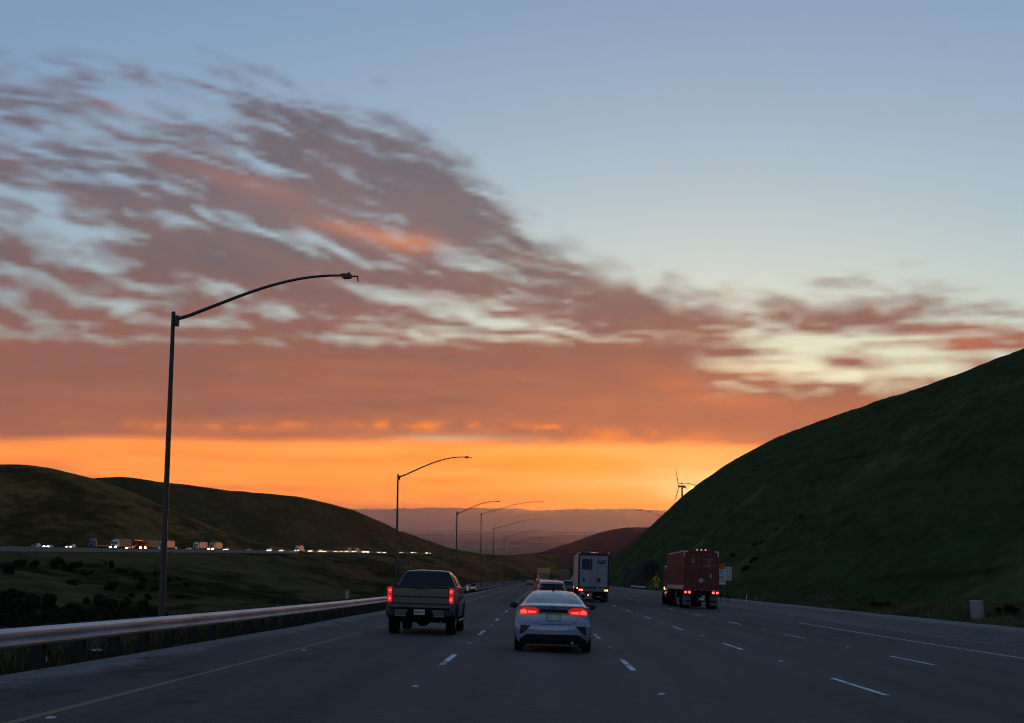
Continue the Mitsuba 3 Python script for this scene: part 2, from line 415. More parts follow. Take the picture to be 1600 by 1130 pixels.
class Thing:
    """One top-level object: parts given in its own frame (x right, y forward, z up) and placed by a matrix."""

    def __init__(self, name, label=None, category=None, group=None, kind=None, at=None):
        self.key = numbered(name)
        self.M = np.eye(4) if at is None else np.asarray(at, float)
        d = {}
        for k, v in (('label', label), ('category', category), ('group', group), ('kind', kind)):
            if v:
                d[k] = v
        labels[self.key] = d

    def part(self, name, mesh, bsdf, smooth=35, emit=None, label=None, kind=None, own=False):
        key = self.key if own else numbered(f'{self.key}__{name}')
        m = mesh.copy()
        m.apply_transform(self.M)
        more = {}
        if emit is not None:
            if m.is_watertight and m.volume < 0:
                m.invert()
            more['emitter'] = {'type': 'area', 'radiance': rgb(*emit)}
        scene[key] = mikit.ply(m, 'bsdf_' + bsdf, smooth=smooth, **more)
        d = {}
        if label:
            d['label'] = label
        if kind:
            d['kind'] = kind
        if d and not own:
            labels[key] = d
        return key[len(self.key) + 2:]

    def shared(self, name, shape):
        key = numbered(f'{self.key}__{name}')
        scene[key] = {**shape, 'to_world': T(self.M)}
        return key[len(self.key) + 2:]


def struct(name, mesh, bsdf, smooth=True, label=None):
    key = numbered(name)
    scene[key] = mikit.ply(mesh, 'bsdf_' + bsdf, smooth=smooth)
    labels[key] = {'kind': 'structure', **({'label': label} if label else {})}
    return key


def grid_mesh(X, Y, Z):
    h, w = X.shape
    i = np.arange(h * w).reshape(h, w)
    f = np.concatenate([np.stack([i[:-1, :-1], i[:-1, 1:], i[1:, 1:]], -1).reshape(-1, 3), np.stack([i[:-1, :-1], i[1:, 1:], i[1:, :-1]], -1).reshape(-1, 3)])
    return trimesh.Trimesh(np.stack([X.ravel(), Y.ravel(), Z.ravel()], 1), f, process=False)


def frame(x, y, z, fwd, right=None):
    """A matrix whose y axis is fwd and whose z axis is up-ish."""
    f = np.asarray(fwd, float)
    f = f / np.linalg.norm(f)
    r = np.cross(f, [0, 0, 1.0]) if right is None else np.asarray(right, float)
    r = r - f * (r @ f)
    r /= np.linalg.norm(r)
    M = np.eye(4)
    M[:3, 0], M[:3, 1], M[:3, 2], M[:3, 3] = r, f, np.cross(r, f), [x, y, z]
    return M


# ------------------------------------------------------------------ the lie of the land
CROSS = -0.022


def softplus(x, w):
    return w * np.logaddexp(0, np.asarray(x, float) / w)


def zr(y):
    """Height of our carriageway at its middle lane: a 4.6 % descent that eases to 3.9 % and then 2 %."""
    y = np.asarray(y, float)
    return -1.52 - 0.046 * y + 0.007 * softplus(y - 40, 12) + 0.019 * softplus(y - 1000, 150)


def xr(y):
    return 0.00006 * np.clip(np.asarray(y, float) - 450, 0, None) ** 2


def zroad(x, y):
    return zr(y) + CROSS * np.clip(np.asarray(x) - xr(y), -9, 30)


def zopp(y):
    """Height of the opposite carriageway on its bench."""
    return 0.84 - 0.0206 * np.asarray(y, float)


def fb(x, y, s, octaves=4, seed=0):
    return meshkit.fbm(np.stack([np.asarray(x) / s, np.asarray(y) / s, np.zeros_like(np.asarray(x, float)) + seed * 3.7], -1), octaves, seed)


OPP0, OPP1 = -152.0, -178.0


def base(x, y):
    x, y = np.broadcast_arrays(np.asarray(x, float), np.asarray(y, float))
    xl = x - xr(y)
    zc = zr(y) + CROSS * np.clip(xl, -9, 30) - 0.10
    d = np.clip(-9.4 - xl, 0, None)
    lump = (fb(x, y, 9.0, 4, 3) - 0.5) * 1.6 + (fb(x, y, 45.0, 4, 4) - 0.5) * 5.0
    gully = zr(y) + 0.25 - 5.5 * sstep(4, 34, d)
    zo = zopp(y)
    bench = zo - 0.05
    rise = sstep(40, 141, d)
    left = gully * (1 - rise) + bench * rise + lump * sstep(5, 30, d) * sstep(141, 120, d)
    left = left - 1.2 * sstep(OPP0 - 0.2, OPP0 + 0.3, x) * rise
    beyond = np.clip(OPP1 - 3 - x, 0, None)
    left = left + sstep(3, 30, beyond) * lump + 0.02 * beyond
    far = sstep(2600, 5200, y)
    left = left * (1 - far) + (-95) * far
    r = np.clip(xl - 25.3, 0, None)
    right = zc + 0.12 * np.clip(r, 0, 8) + sstep(0, 6, r) * (fb(x, y, 3.0, 3, 5) - 0.5) * 0.5
    right = right * (1 - far) + (-95) * far
    return np.where(xl < -9.4, left, right)


gx = np.unique(np.round(np.concatenate([-np.geomspace(185, 2200, 26), np.arange(-185, -40, 2.5), np.arange(-40, -12, 1.2), np.arange(-12, 40, 0.9), np.geomspace(40, 1800, 26)]), 3))
gy = np.unique(np.round(np.concatenate([np.arange(-60, 40, 3), np.arange(40, 420, 2.2), np.geomspace(420, 6000, 150)]), 3))
GX, GY = np.meshgrid(gx, gy)
struct('ground', grid_mesh(GX, GY, base(GX, GY)), 'bank', label='dark grassy bank and gully beside the highway')

# hills: crest lines with a rounded section across them
def hill(name, xs, crest_x, crest_y, crest_z, width_near, width_far, ny, label, seed, rough=1.0, bsdf='grass', spurs=0.0):
    X = xs
    yc = np.interp(X, crest_x, crest_y)
    zc = np.interp(X, crest_x, crest_z)
    k = np.hanning(9)
    k /= k.sum()
    zc = np.convolve(np.pad(zc, 4, mode='edge'), k, 'valid')
    s = np.linspace(-1.35, 1.35, ny)
    XX, SS = np.meshgrid(X, s)
    YY = yc[None, :] + np.where(SS < 0, width_near, width_far) * SS
    b = base(XX, YY)
    sec = np.where(np.abs(SS) < 1, np.cos(np.clip(np.abs(SS), 0, 1) * np.pi / 2) ** 1.25, 0)
    fold = (fb(XX, YY, 150, 3, seed) - 0.5) * spurs * np.clip(sec * (1.2 - sec) * 4, 0, 1)
    ZZ = b - 3 + np.clip(zc[None, :] - b + 3, -1, None) * sec + fold + (fb(XX, YY, 22, 4, seed + 1) - 0.5) * rough
    return struct(name, grid_mesh(XX, YY, ZZ), bsdf, label=label)


px = np.array([-500, -300, -200, 0, 45, 100, 140, 200, 250, 300, 335, 370, 420])
py = np.array([790, 752, 738, 731, 730, 742, 757, 785, 808, 832, 850, 872, 890])
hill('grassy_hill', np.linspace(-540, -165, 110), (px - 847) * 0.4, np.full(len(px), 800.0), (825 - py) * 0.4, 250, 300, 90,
     'rounded dark hill tinted with warm light behind the far traffic at the left edge', 11, 1.2, bsdf='warm_lit_bank', spurs=9)
px = np.array([-300, 0, 100, 140, 200, 300, 400, 480, 540, 600, 650, 700, 740, 790])
py = np.array([800, 772, 763, 758, 756, 764, 773, 782, 795, 820, 839, 857, 868, 884])
yc = np.array([1150, 1220, 1270, 1300, 1350, 1450, 1550, 1650, 1750, 1850, 1950, 2100, 2250, 2500.])
hill('grassy_hill', np.linspace(-640, -75, 150), (px - 847) * yc / 2000, yc, (825 - py) * yc / 2000, 380, 420, 90,
     'long dark ridge sloping down towards the valley behind the first hill', 21, 2.0, spurs=16)
px = np.array([700, 780, 830, 845, 860, 880, 900, 925, 960, 1010, 1100, 1300, 1600])
py = np.array([880, 874, 866, 862, 857, 851, 846, 838, 829, 822, 818, 812, 815])
hill('hazy_hill', np.linspace(-190, 1150, 150), (px - 847) * 1.35, np.full(len(px), 2700.0), (825 - py) * 1.35, 900, 900, 80,
     'low hazy hill beyond the end of the steep slope', 31, 3.0, bsdf='far_scrub', spurs=30)

# the steep grassy slope on the right
cy = np.array([-80, 100, 200, 266, 295, 331, 377, 439, 523, 651, 746, 816, 873, 940, 985, 1060, 1150, 1300, 1500])
czz = np.array([40, 38.5, 37.6, 37.4, 37.2, 37.2, 38.0, 38.6, 39.0, 36.6, 32.2, 27.6, 24.6, 20.5, 17, 4, -16, -48, -60.])
hy = np.concatenate([np.arange(-80, 40, 6), np.arange(40, 520, 2.2), np.arange(520, 1000, 4), np.arange(1000, 1500, 10)])
ht = np.concatenate([np.linspace(0, 1.15, 62), np.linspace(1.2, 4.5, 24)])
HT, HY = np.meshgrid(ht, hy)
foot = 27.0 + 5.5 * sstep(190, 95, HY) + xr(HY) * 0.6
HX = foot + (100 - 27.0) * HT
zb = base(foot, HY) - 0.5
zcr = np.interp(HY, cy, czz)
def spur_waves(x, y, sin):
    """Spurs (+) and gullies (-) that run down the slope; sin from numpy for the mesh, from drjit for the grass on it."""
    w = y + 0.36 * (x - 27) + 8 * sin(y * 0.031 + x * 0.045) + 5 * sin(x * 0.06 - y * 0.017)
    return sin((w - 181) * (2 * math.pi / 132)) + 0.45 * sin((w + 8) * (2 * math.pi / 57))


ridge = spur_waves(HX, HY, np.sin)


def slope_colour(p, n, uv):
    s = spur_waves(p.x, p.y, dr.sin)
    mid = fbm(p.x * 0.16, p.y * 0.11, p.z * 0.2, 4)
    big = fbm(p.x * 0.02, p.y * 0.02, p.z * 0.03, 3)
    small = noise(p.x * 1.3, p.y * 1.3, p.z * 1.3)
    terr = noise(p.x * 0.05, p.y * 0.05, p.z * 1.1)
    dry = smoothstep(0.40, 0.75, 0.34 + 0.12 * s + 0.6 * (mid - 0.5) + 0.6 * (big - 0.5))       # drier on spurs, darker in gullies: fold shading put into the grass colour
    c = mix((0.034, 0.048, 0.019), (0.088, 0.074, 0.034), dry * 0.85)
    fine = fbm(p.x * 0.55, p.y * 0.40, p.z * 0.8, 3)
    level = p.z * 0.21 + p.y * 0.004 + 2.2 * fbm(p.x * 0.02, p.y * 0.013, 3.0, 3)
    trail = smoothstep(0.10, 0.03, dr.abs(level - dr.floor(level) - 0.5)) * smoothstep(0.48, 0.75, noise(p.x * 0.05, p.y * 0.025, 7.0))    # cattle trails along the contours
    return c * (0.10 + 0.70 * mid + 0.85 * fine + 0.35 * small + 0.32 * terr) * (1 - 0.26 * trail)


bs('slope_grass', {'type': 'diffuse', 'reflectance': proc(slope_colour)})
S = np.where(HT < 1, 0.62 * HT + 0.38 * sstep(0, 1, HT) + 0.05 * np.sin(np.clip(HT, 0, 1) * np.pi), 1 - 0.10 * (np.clip(HT - 1, 0, 9)) ** 1.3)
HZ = zb + (zcr - zb) * S + np.clip(HT, 0, 1) ** 0.7 * np.clip(1.04 - HT, 0, 1) * 6.5 * (1 - 0.70 * sstep(300, 520, HY)) * ridge * sstep(1.0, 0.72, HT) + (fb(HX, HY, 14, 4, 42) - 0.5) * 1.8 * sstep(0, 0.15, HT) * sstep(1.05, 0.85, HT) \
    + (fb(HX, HY, 3.4, 3, 43) - 0.5) * 0.75 * sstep(0, 0.05, HT)
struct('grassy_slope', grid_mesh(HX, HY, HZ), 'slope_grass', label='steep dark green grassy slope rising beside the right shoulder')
slope_at = LinearNDInterpolator(np.stack([HX.ravel(), HY.ravel()], 1), HZ.ravel())

# the flat valley far below and the mountains on its far side
X_, Y_ = np.meshgrid(np.linspace(-46000, 46000, 60), np.concatenate([[2800], np.geomspace(3600, 46000, 60)]))
struct('valley_plain', grid_mesh(X_, Y_, np.full_like(X_, -92.0)), 'plain', label='flat hazy valley floor far below the hills')
mx = np.linspace(-26000, 26000, 700)
my = np.linspace(-1, 1, 15)
MX, MS = np.meshgrid(mx, my)
MY = 43000 + 2500 * MS
crest = (825 - 799.5) / 2000 * 43000 + 90 + 190 * (fb(mx, 0 * mx, 2600, 5, 51) - 0.5) + 60 * (fb(mx, 0 * mx, 420, 3, 52) - 0.5)
MZ = -92 + (crest[None, :] + 92) * np.cos(MS * np.pi / 2) ** 1.1 - 2
struct('mountain_range', grid_mesh(MX, MY, MZ), 'mountain', label='distant mountain range along the horizon')

# ------------------------------------------------------------------ the road and its marks
ry = np.unique(np.concatenate([np.arange(-40, 200, 4.0), np.arange(200, 1500, 12.0)]))
rx = np.array([-8.0, -7.4, -5.4, -1.89, 1.77, 5.43, 9.09, 12.75, 15.6, 20.0, 23.5, 25.0])
RX, RY = np.meshgrid(rx, ry)
edge_w = 0.35 * (fb(RY, RX, 5.0, 3, 61) - 0.5)
RXX = RX + xr(RY) + np.where(RX > 24.5, edge_w * 3, 0) + np.where(RX < -7.9, edge_w, 0)
road_z = zr(RY) + CROSS * np.clip(RX, -9, 30)
struct('road', grid_mesh(RXX, RY, road_z), 'asphalt', label='wide dark asphalt carriageway running downhill')


def mark(name, xa, xb, ya, yb, bsdf, n=2, lift=0.004):
    ys = np.linspace(ya, yb, n)
    A, B = np.meshgrid(np.array([xa, xb]), ys)
    key = numbered('road__' + name)
    scene[key] = mikit.ply(grid_mesh(A + xr(B), B, zr(B) + CROSS * A + lift), 'bsdf_' + bsdf)


mark('yellow_edge_line', -5.47, -5.33, 2, 700, 'yellow_paint', 200)
for X0, phase in ((-1.89, 14.1), (1.77, 14.1), (5.43, 9.9), (9.09, 5.0)):
    for k in range(0, 24):
        y1 = phase + 14.63 * k
        if y1 > 6:
            mark('lane_dash', X0 - 0.06, X0 + 0.06, y1 - 3.8, y1, 'white_paint')
mark('white_lane_line', 12.84, 12.95, 10, 66, 'white_paint', 30)
mark('white_edge_line', 15.44, 15.54, 10, 72, 'worn_paint', 30)
mark('white_edge_line', 15.9, 16.0, 80, 600, 'worn_paint', 120)
dot = trimesh.creation.icosphere(subdivisions=1, radius=1.0)
dot.apply_scale([0.06, 0.06, 0.020])
for X0, phase, step in ((-1.89, 19.5, 14.63), (1.77, 19.5, 14.63), (5.43, 15.2, 14.63), (9.09, 24.4, 14.63), (-5.2, 13.8, 14.63)):
    for k in range(8):
        y1 = phase + step * k
        m = moved(dot, X0 + 0.02, y1, float(zr(y1)) + CROSS * X0 + 0.006)
        scene[numbered('road__raised_marker')] = mikit.ply(m, 'bsdf_reflector' if k % 2 else 'bsdf_paper', smooth=True)

# ------------------------------------------------------------------ guardrail and barriers
def wbeam(y0, y1, x0, lift, n=4):
    """A W profile rail on the left edge, its face towards the road."""
    prof = np.array([[0.0, 0.66], [0.070, 0.640], [0.108, 0.60], [0.108, 0.565], [0.045, 0.53], [0.004, 0.505], [0.045, 0.48], [0.108, 0.445], [0.108, 0.41], [0.070, 0.370], [0.0, 0.35],
                     [-0.006, 0.352], [0.045, 0.381], [0.100, 0.412], [0.100, 0.443], [0.041, 0.474], [-0.003, 0.505], [0.041, 0.536], [0.100, 0.567], [0.100, 0.598], [0.045, 0.629], [-0.006, 0.658]])
    ys = np.linspace(y0, y1, n)
    V = np.concatenate([np.stack([x0 + prof[:, 0] + lift, np.full(len(prof), y), prof[:, 1] + float(zroad(x0, y))], 1) for y in ys])
    k = len(prof)
    F = []
    for i in range(n - 1):
        for j in range(k):
            a, b = i * k + j, i * k + (j + 1) % k
            F += [[a, b, a + k], [b, b + k, a + k]]
    return trimesh.Trimesh(V, F, process=False)


rail = Thing('guardrail', 'galvanised steel guardrail on dark posts along the left shoulder', 'guardrail')
for i in range(40):
    y0 = 8 + 3.81 * i
    rail.part('rail_beam', wbeam(y0, y0 + 3.95, -8.15, 0.006 * (i % 2), 3), 'steel', smooth=False)
rng = random.Random(5)
for i in range(80):
    y = 8.4 + 1.905 * i
    z = float(zroad(-8.3, y))
    dz = rng.uniform(-0.02, 0.02)
    rail.part('post', moved(cbox(-0.10, 0.10, -0.075, 0.075, -0.3, 0.64 + dz, 0.012), -8.42, y, z), 'weathered_wood', smooth=False)
    rail.part('spacer_block', moved(cbox(-0.085, 0.085, -0.07, 0.07, 0.34, 0.67, 0.01), -8.235, y, z), 'weathered_wood', smooth=False)

jersey = [(-0.30, 0), (0.30, 0), (0.30, 0.08), (0.13, 0.33), (0.08, 1.0), (-0.08, 1.0), (-0.13, 0.33), (-0.30, 0.08)]


def barrier_mesh(x0, ys, zf, h=1.0, prof=jersey):
    P = np.array(prof)
    k = len(P)
    V = np.concatenate([np.stack([x0(y) + P[:, 0], np.full(k, y), P[:, 1] * h + zf(y)], 1) for y in ys])
    F = [[j, j + 1, 0] for j in range(1, k - 1)] + [[(len(ys) - 1) * k + j + 1, (len(ys) - 1) * k + j, (len(ys) - 1) * k] for j in range(1, k - 1)]
    for i in range(len(ys) - 1):
        for j in range(k):
            a, b = i * k + j, i * k + (j + 1) % k
            F += [[a, b, a + k], [b, b + k, a + k]]
    return trimesh.Trimesh(V, F, process=False)


bar = Thing('concrete_barrier', 'weathered concrete median barrier beginning beyond the guardrail on the left', 'barrier')
for i in range(60):
    y0 = 181 + 6.1 * i
    bar.part('barrier_segment', barrier_mesh(lambda y: -9.5 + float(xr(y)) + 0.03 * ((i * 7) % 3 - 1), [y0, y0 + 6.05], lambda y: float(zroad(-9.4, y)) - 0.1, 1.08), 'concrete', smooth=False)
wall = Thing('concrete_barrier', 'long pale concrete barrier in front of the oncoming traffic at far left', 'barrier')
wall.part('barrier_wall', barrier_mesh(lambda y: OPP0 + 0.8, np.linspace(250, 800, 90), lambda y: float(zopp(y)) - 1.25, 1.85), 'pale_concrete', own=True, smooth=False)
cush = Thing('crash_cushion', 'dark crash cushion with pale slanted stripes at the start of the median barrier', 'crash cushion', at=frame(-9.7, 172.5, float(zroad(-9.4, 172.5)) - 0.08, [0, 1, -0.039], [1, 0, 0]))
cush.part('nose', cbox(-0.55, 0.55, -0.4, 0.5, 0.1, 1.0, 0.12), 'trim')
for i in range(5):
    cush.part('bay', cbox(-0.5, 0.5, 0.55 + 1.5 * i, 2.0 + 1.5 * i, 0.12, 0.98, 0.05), 'black')
for i in range(3):
    st = prism([(-0.42, 0.22 + 0.26 * i), (0.42, 0.36 + 0.26 * i), (0.42, 0.47 + 0.26 * i), (-0.42, 0.33 + 0.26 * i)], 'y', -0.425, -0.402)
    cush.part('stripe', st, 'pale_cream', smooth=False)
for sx in (-1, 1):
    cush.part('leg', cbox(sx * 0.4 - 0.06, sx * 0.4 + 0.06, 0.0, 7.8, 0.0, 0.12), 'black', smooth=False)

# the opposite carriageway on its bench, seen almost edge-on
ys = np.concatenate([np.arange(180, 1000, 20.0), np.arange(1000, 3000, 60.0)])
A_, B_ = np.meshgrid(np.array([OPP1, -165.0, OPP0]), ys)
struct('opposite_road', grid_mesh(A_, B_, zopp(B_) + 0.03), 'asphalt', label='opposite carriageway on a bench across the gully')

# ------------------------------------------------------------------ street lamps
def lamp(x, y, height, arm, rise, side, label, group, zb=None):
    z = float(base(x, y)) if zb is None else zb
    t = Thing('street_lamp', label, 'street lamp', group, at=np.array([[side, 0, 0, x], [0, side, 0, y], [0, 0, 1, z], [0, 0, 0, 1.0]]))
    t.part('base_plate', cbox(-0.22, 0.22, -0.22, 0.22, -0.6, 0.06, 0.02), 'concrete', smooth=False)
    t.part('pole', tube([[0, 0, 0.0], [0, 0, height * 0.5], [0, 0, height]], [0.085, 0.070, 0.052], 14), 'pole')
    t.part('pole_cap', trimesh.creation.icosphere(subdivisions=2, radius=0.058).apply_translation([0, 0, height]), 'pole')
    t.part('bracket', cbox(0.05, 0.16, -0.06, 0.06, height - 0.36, height - 0.06, 0.02), 'pole', smooth=False)
    u = np.array([0, 0.15, 0.35, 0.5, 0.62, 0.74, 0.84, 0.92, 1.0])
    v = np.array([0, 0.21, 0.50, 0.70, 0.83, 0.93, 0.98, 1.0, 1.0])
    uu = np.linspace(0, 1, 26)
    vv = np.interp(uu, u, v)
    vv = np.convolve(np.pad(vv, 2, mode='edge'), np.ones(5) / 5, 'valid')
    al = arm - 0.36
    t.part('arm', tube(np.stack([0.07 + uu * al, 0 * uu, height - 0.2 + rise * vv], 1), np.linspace(0.050, 0.032, 26), 10), 'pole')
    hz, hx = height - 0.2 + rise, al + 0.03
    q = 0.64
    t.part('lamp_head', prism([(hx + q * a, hz + q * b) for a, b in ((0, -0.02), (0.02, 0.055), (0.36, 0.06), (0.48, 0.01), (0.47, -0.06), (0.40, -0.12), (0.12, -0.12))], 'y', -0.12, 0.12), 'lamp_housing', smooth=False)
    t.part('photocell', tube([[hx + q * 0.36, 0, hz + 0.02], [hx + q * 0.36, 0, hz + 0.085]], 0.03, 10), 'lamp_housing')
    t.part('end_stub', cat(tube([[hx + q * 0.44, 0, hz - 0.02], [hx + 0.47, 0, hz - 0.025]], 0.020, 8), tube([[hx + 0.46, 0, hz - 0.01], [hx + 0.475, 0, hz - 0.17]], 0.018, 8)), 'lamp_housing')


words = ('tallest street lamp with a curved arm, nearest one at left behind the guardrail', 'second street lamp from the left, dark against the orange horizon',
         'third street lamp from the left, short arm over the road', 'fourth street lamp from the left, first with a long arm on a barrier pole',
         'fifth street lamp from the left, long arm above the far median', 'sixth street lamp from the left, small in the haze',
         'seventh street lamp from the left, faint among far lamps', 'farthest and faintest street lamp of the median row')
LG, RG = 'street lamps along the median', 'street lamps along the right shoulder'
lamp(-9.98, 34.0, 8.50, 4.85, 1.25, 1, words[0], LG)
lamp(-9.80, 87.5, 8.52, 4.85, 1.42, 1, words[1], LG)
lamp(-9.65, 147.0, 9.03, 4.85, 1.45, 1, words[2], LG)
for (x, y, h), w in zip(((-9.35, 200.0, 11.7), (-9.35, 252.0, 11.4), (-9.1, 316.0, 11.7), (-9.1, 376.0, 11.8), (-9.1, 440.0, 11.9)), words[3:]):
    lamp(x, y, h, 9.6, 1.95, 1, w, LG, float(zroad(-9.4, y)) + 0.0)
lamp(22.87, 162.0, 12.85, 5.4, 1.75, -1, 'street lamp on the right slope above the speed limit signs, arm crossing the bright sky', RG)
lamp(21.7, 217.0, 12.3, 5.4, 1.75, -1, 'street lamp on the right shoulder beyond the red truck, arm tip above the far hill', RG)

# ------------------------------------------------------------------ signs
def road_frame(x, y, lift=0.0):
    s = float(zr(y + 0.5) - zr(y - 0.5))
    return frame(x, y, float(zroad(x, y)) + lift, [float(xr(y + 0.5) - xr(y - 0.5)), 1, s], [1, 0, CROSS])


def upright(x, y, z, turn=0.0):
    c, s = math.cos(turn), math.sin(turn)
    return np.array([[c, -s, 0, x], [s, c, 0, y], [0, 0, 1, z], [0, 0, 0, 1.0]])


def words_mesh(text, h, cx, cz, y, bold=True, width=None, depth=0.006):
    """Lettering in the xz plane facing -y, centred on (cx, cz)."""
    m = meshkit.text_mesh(text, h, depth, bold)
    a, b = m.bounds
    if width:
        m.apply_scale([width / (b[0] - a[0]), 1, 1])
        a, b = m.bounds
    m.apply_translation([-(a[0] + b[0]) / 2, -(a[1] + b[1]) / 2, -depth])
    m.apply_transform([[1, 0, 0, cx], [0, 0, 1, y], [0, 1, 0, cz], [0, 0, 0, 1]])
    m.fix_normals()
    return m


def plate(x0, x1, z0, z1, y0=-0.01, y1=0.01, r=0.05):
    p = Polygon([(x0 + r, z0 + r), (x1 - r, z0 + r), (x1 - r, z1 - r), (x0 + r, z1 - r)]).buffer(r, 4)
    return prism(p, 'y', y0, y1)


t = Thing('road_sign', 'white speed limit sign under an orange plaque, right behind the red truck', 'road sign', 'signs beside the right shoulder', at=upright(18.9, 137, float(zroad(18.9, 137)), -0.04))
t.part('post', cbox(-0.06, 0.06, 0.02, 0.12, -0.4, 3.95), 'weathered_wood', smooth=False)
t.part('orange_plaque', plate(-0.48, 0.48, 3.42, 3.98), 'sign_orange', smooth=False)
t.part('white_panel', plate(-0.50, 0.50, 2.1, 3.38), 'sign_white', smooth=False)
t.part('lower_plaque', plate(-0.52, 0.52, 1.78, 2.03), 'sign_white', smooth=False)
t.part('lettering', cat(words_mesh('SPEED', 0.17, 0, 3.18, -0.011), words_mesh('LIMIT', 0.17, 0, 2.92, -0.011), words_mesh('55', 0.44, 0, 2.46, -0.011, width=0.62)), 'ink', smooth=False)
t = Thing('road_sign', 'white regulatory sign with five lines of black text, right of the orange plaque', 'road sign', 'signs beside the right shoulder', at=upright(20.0, 139.5, float(zroad(20.0, 139.5)), -0.10))
t.part('post', cbox(-0.06, 0.06, 0.02, 0.12, -0.4, 3.7), 'weathered_wood', smooth=False)
t.part('white_panel', plate(-0.39, 0.39, 2.22, 3.66), 'sign_white', smooth=False)
t.part('lettering', cat(*[words_mesh(w, 0.14, 0, 3.46 - 0.26 * i, -0.011, width=0.58) for i, w in enumerate(('TRAFFIC', 'FINES', 'DOUBLED', 'IN WORK', 'ZONES'))]), 'ink', smooth=False)
z = float(zroad(23.2, 262))
t = Thing('road_sign', 'yellow diamond warning sign with a small yellow plate below, left of the red truck', 'road sign', 'signs beside the right shoulder', at=upright(23.2, 262, z, -0.05))
t.part('post', cbox(-0.07, 0.07, 0.02, 0.14, -0.4, 3.4), 'weathered_wood', smooth=False)
t.part('diamond', prism(Polygon([(-0.78, 2.45), (0, 1.67), (0.78, 2.45), (0, 3.23)]).buffer(0.08, 4), 'y', -0.012, 0.012), 'sign_yellow', smooth=False)
t.part('arrow', cat(prism([(-0.09, 1.95), (0.09, 1.95), (0.09, 2.5), (0.32, 2.75), (0.18, 2.88), (-0.09, 2.6)], 'y', -0.02, -0.0125), prism([(0.10, 2.98), (0.42, 2.62), (0.46, 3.0)], 'y', -0.02, -0.0125)), 'ink', smooth=False)
t.part('speed_plate', plate(-0.40, 0.40, 0.80, 1.58), 'sign_yellow', smooth=False)

for i, (x, y, tilt) in enumerate(((21.6, 142.0, 0.0), (22.4, 142.5, 0.05), (23.4, 142.0, -0.05))):
    t = Thing('delineator_post', ('left', 'middle', 'right')[i] + ' one of three short white marker posts below the speed limit signs', 'marker post', 'short white marker posts', at=upright(x, y, float(base(x, y)), 0) @ np.array([[1, 0, tilt, 0], [0, 1, 0, 0], [0, 0, 1, 0], [0, 0, 0, 1]]))
    t.part('post', cbox(-0.06, 0.06, -0.02, 0.02, -0.2, 0.85 if i == 1 else 0.65, 0.01), 'reflector' if i == 1 else 'mudflap', smooth=False)
    t.part('reflector', cbox(-0.045, 0.045, -0.026, -0.021, 0.45, 0.58), 'sign_yellow', smooth=False)
t = Thing('delineator_post', 'small yellowish marker paddle sticking up behind the guardrail near the pickup', 'marker post', at=upright(-9.2, 61.5, float(base(-9.2, 61.5)), 0))
t.part('post', cbox(-0.05, 0.05, -0.02, 0.02, -0.2, 1.05, 0.01), 'weathered_wood', smooth=False)
t.part('paddle', cbox(-0.09, 0.09, -0.03, -0.021, 0.70, 1.08), 'faded_white', smooth=False)

# a short guardrail end and a bare cut bank further along the right shoulder
t = Thing('guardrail', 'short pale guardrail end on the far right shoulder', 'guardrail')
gz = [float(zroad(24, y)) for y in (298, 345)]
for k in range(4):
    ya = 298 + 12 * k
    t.part('rail_beam', wbeam(ya, ya + 12.1, 23.9, 0.006 * (k % 2), 3).apply_transform([[-1, 0, 0, 47.8], [0, 1, 0, 0], [0, 0, 1, float(zroad(23.9, ya) - zroad(23.9, ya)) + 0.1], [0, 0, 0, 1]]), 'steel', smooth=25)
for k in range(12):
    y = 298.5 + 4 * k
    t.part('post', moved(cbox(-0.08, 0.08, -0.08, 0.08, -0.3, 0.75), 24.05, y, float(zroad(24, y))), 'weathered_wood', smooth=False)

cb = []
rz = float(zroad(25, 384))
P0 = np.array([[24.6, 378, -0.8], [31.5, 380, -0.8], [40, 400, -0.8], [24.9, 402, -0.8], [26.2, 383, 5.0], [28.5, 383, 6.9], [30.3, 384, 6.0], [35, 400, 8.0], [26.6, 400, 6.0], [25.3, 381, 2.4], [30.9, 381.5, 2.6]])
cut = trimesh.convex.convex_hull(P0 + [0, 0, rz])
cut = cut.subdivide_to_size(0.8)
cut.merge_vertices()
cut.vertices = cut.vertices + (meshkit.fbm(cut.vertices / 1.6, 4, 71)[:, None] - 0.5) * np.array([0.9, 1.2, 0.9])
struct('cut_bank', cut, 'dirt', smooth=False, label='bare grey cut bank at the foot of the slope beyond the trucks')

# a pale concrete cylinder in the grass at the right
bx, by = 26.3, 79.0
t = Thing('concrete_pipe', 'pale upright concrete cylinder standing in the grass at far right', 'concrete cylinder', at=upright(bx, by, float(base(bx, by)), 0) @ np.array([[1, 0, -0.05, 0], [0, 1, 0.03, 0], [0, 0, 1, 0], [0, 0, 0, 1]]))
t.part('barrel', trimesh.creation.revolve([[0.0, 0.95], [0.33, 0.95], [0.34, 1.22], [0.39, 1.24], [0.405, 1.2], [0.40, 0.6], [0.375, -0.2], [0, -0.2]], sections=28), 'concrete', own=False)
t.part('rim', trimesh.creation.revolve([[0.31, 1.215], [0.335, 1.265], [0.40, 1.26], [0.412, 1.21], [0.405, 1.19]], sections=28), 'faded_white')

# litter at the foot of the guardrail
def crumple(seed, sx, sy, sz):
    m = trimesh.creation.icosphere(subdivisions=2, radius=1.0)
    m.vertices *= 0.55 + 0.9 * meshkit.fbm(m.vertices * 1.7 + 5, 3, seed)[:, None]
    m.apply_scale([sx, sy, sz])
    return m


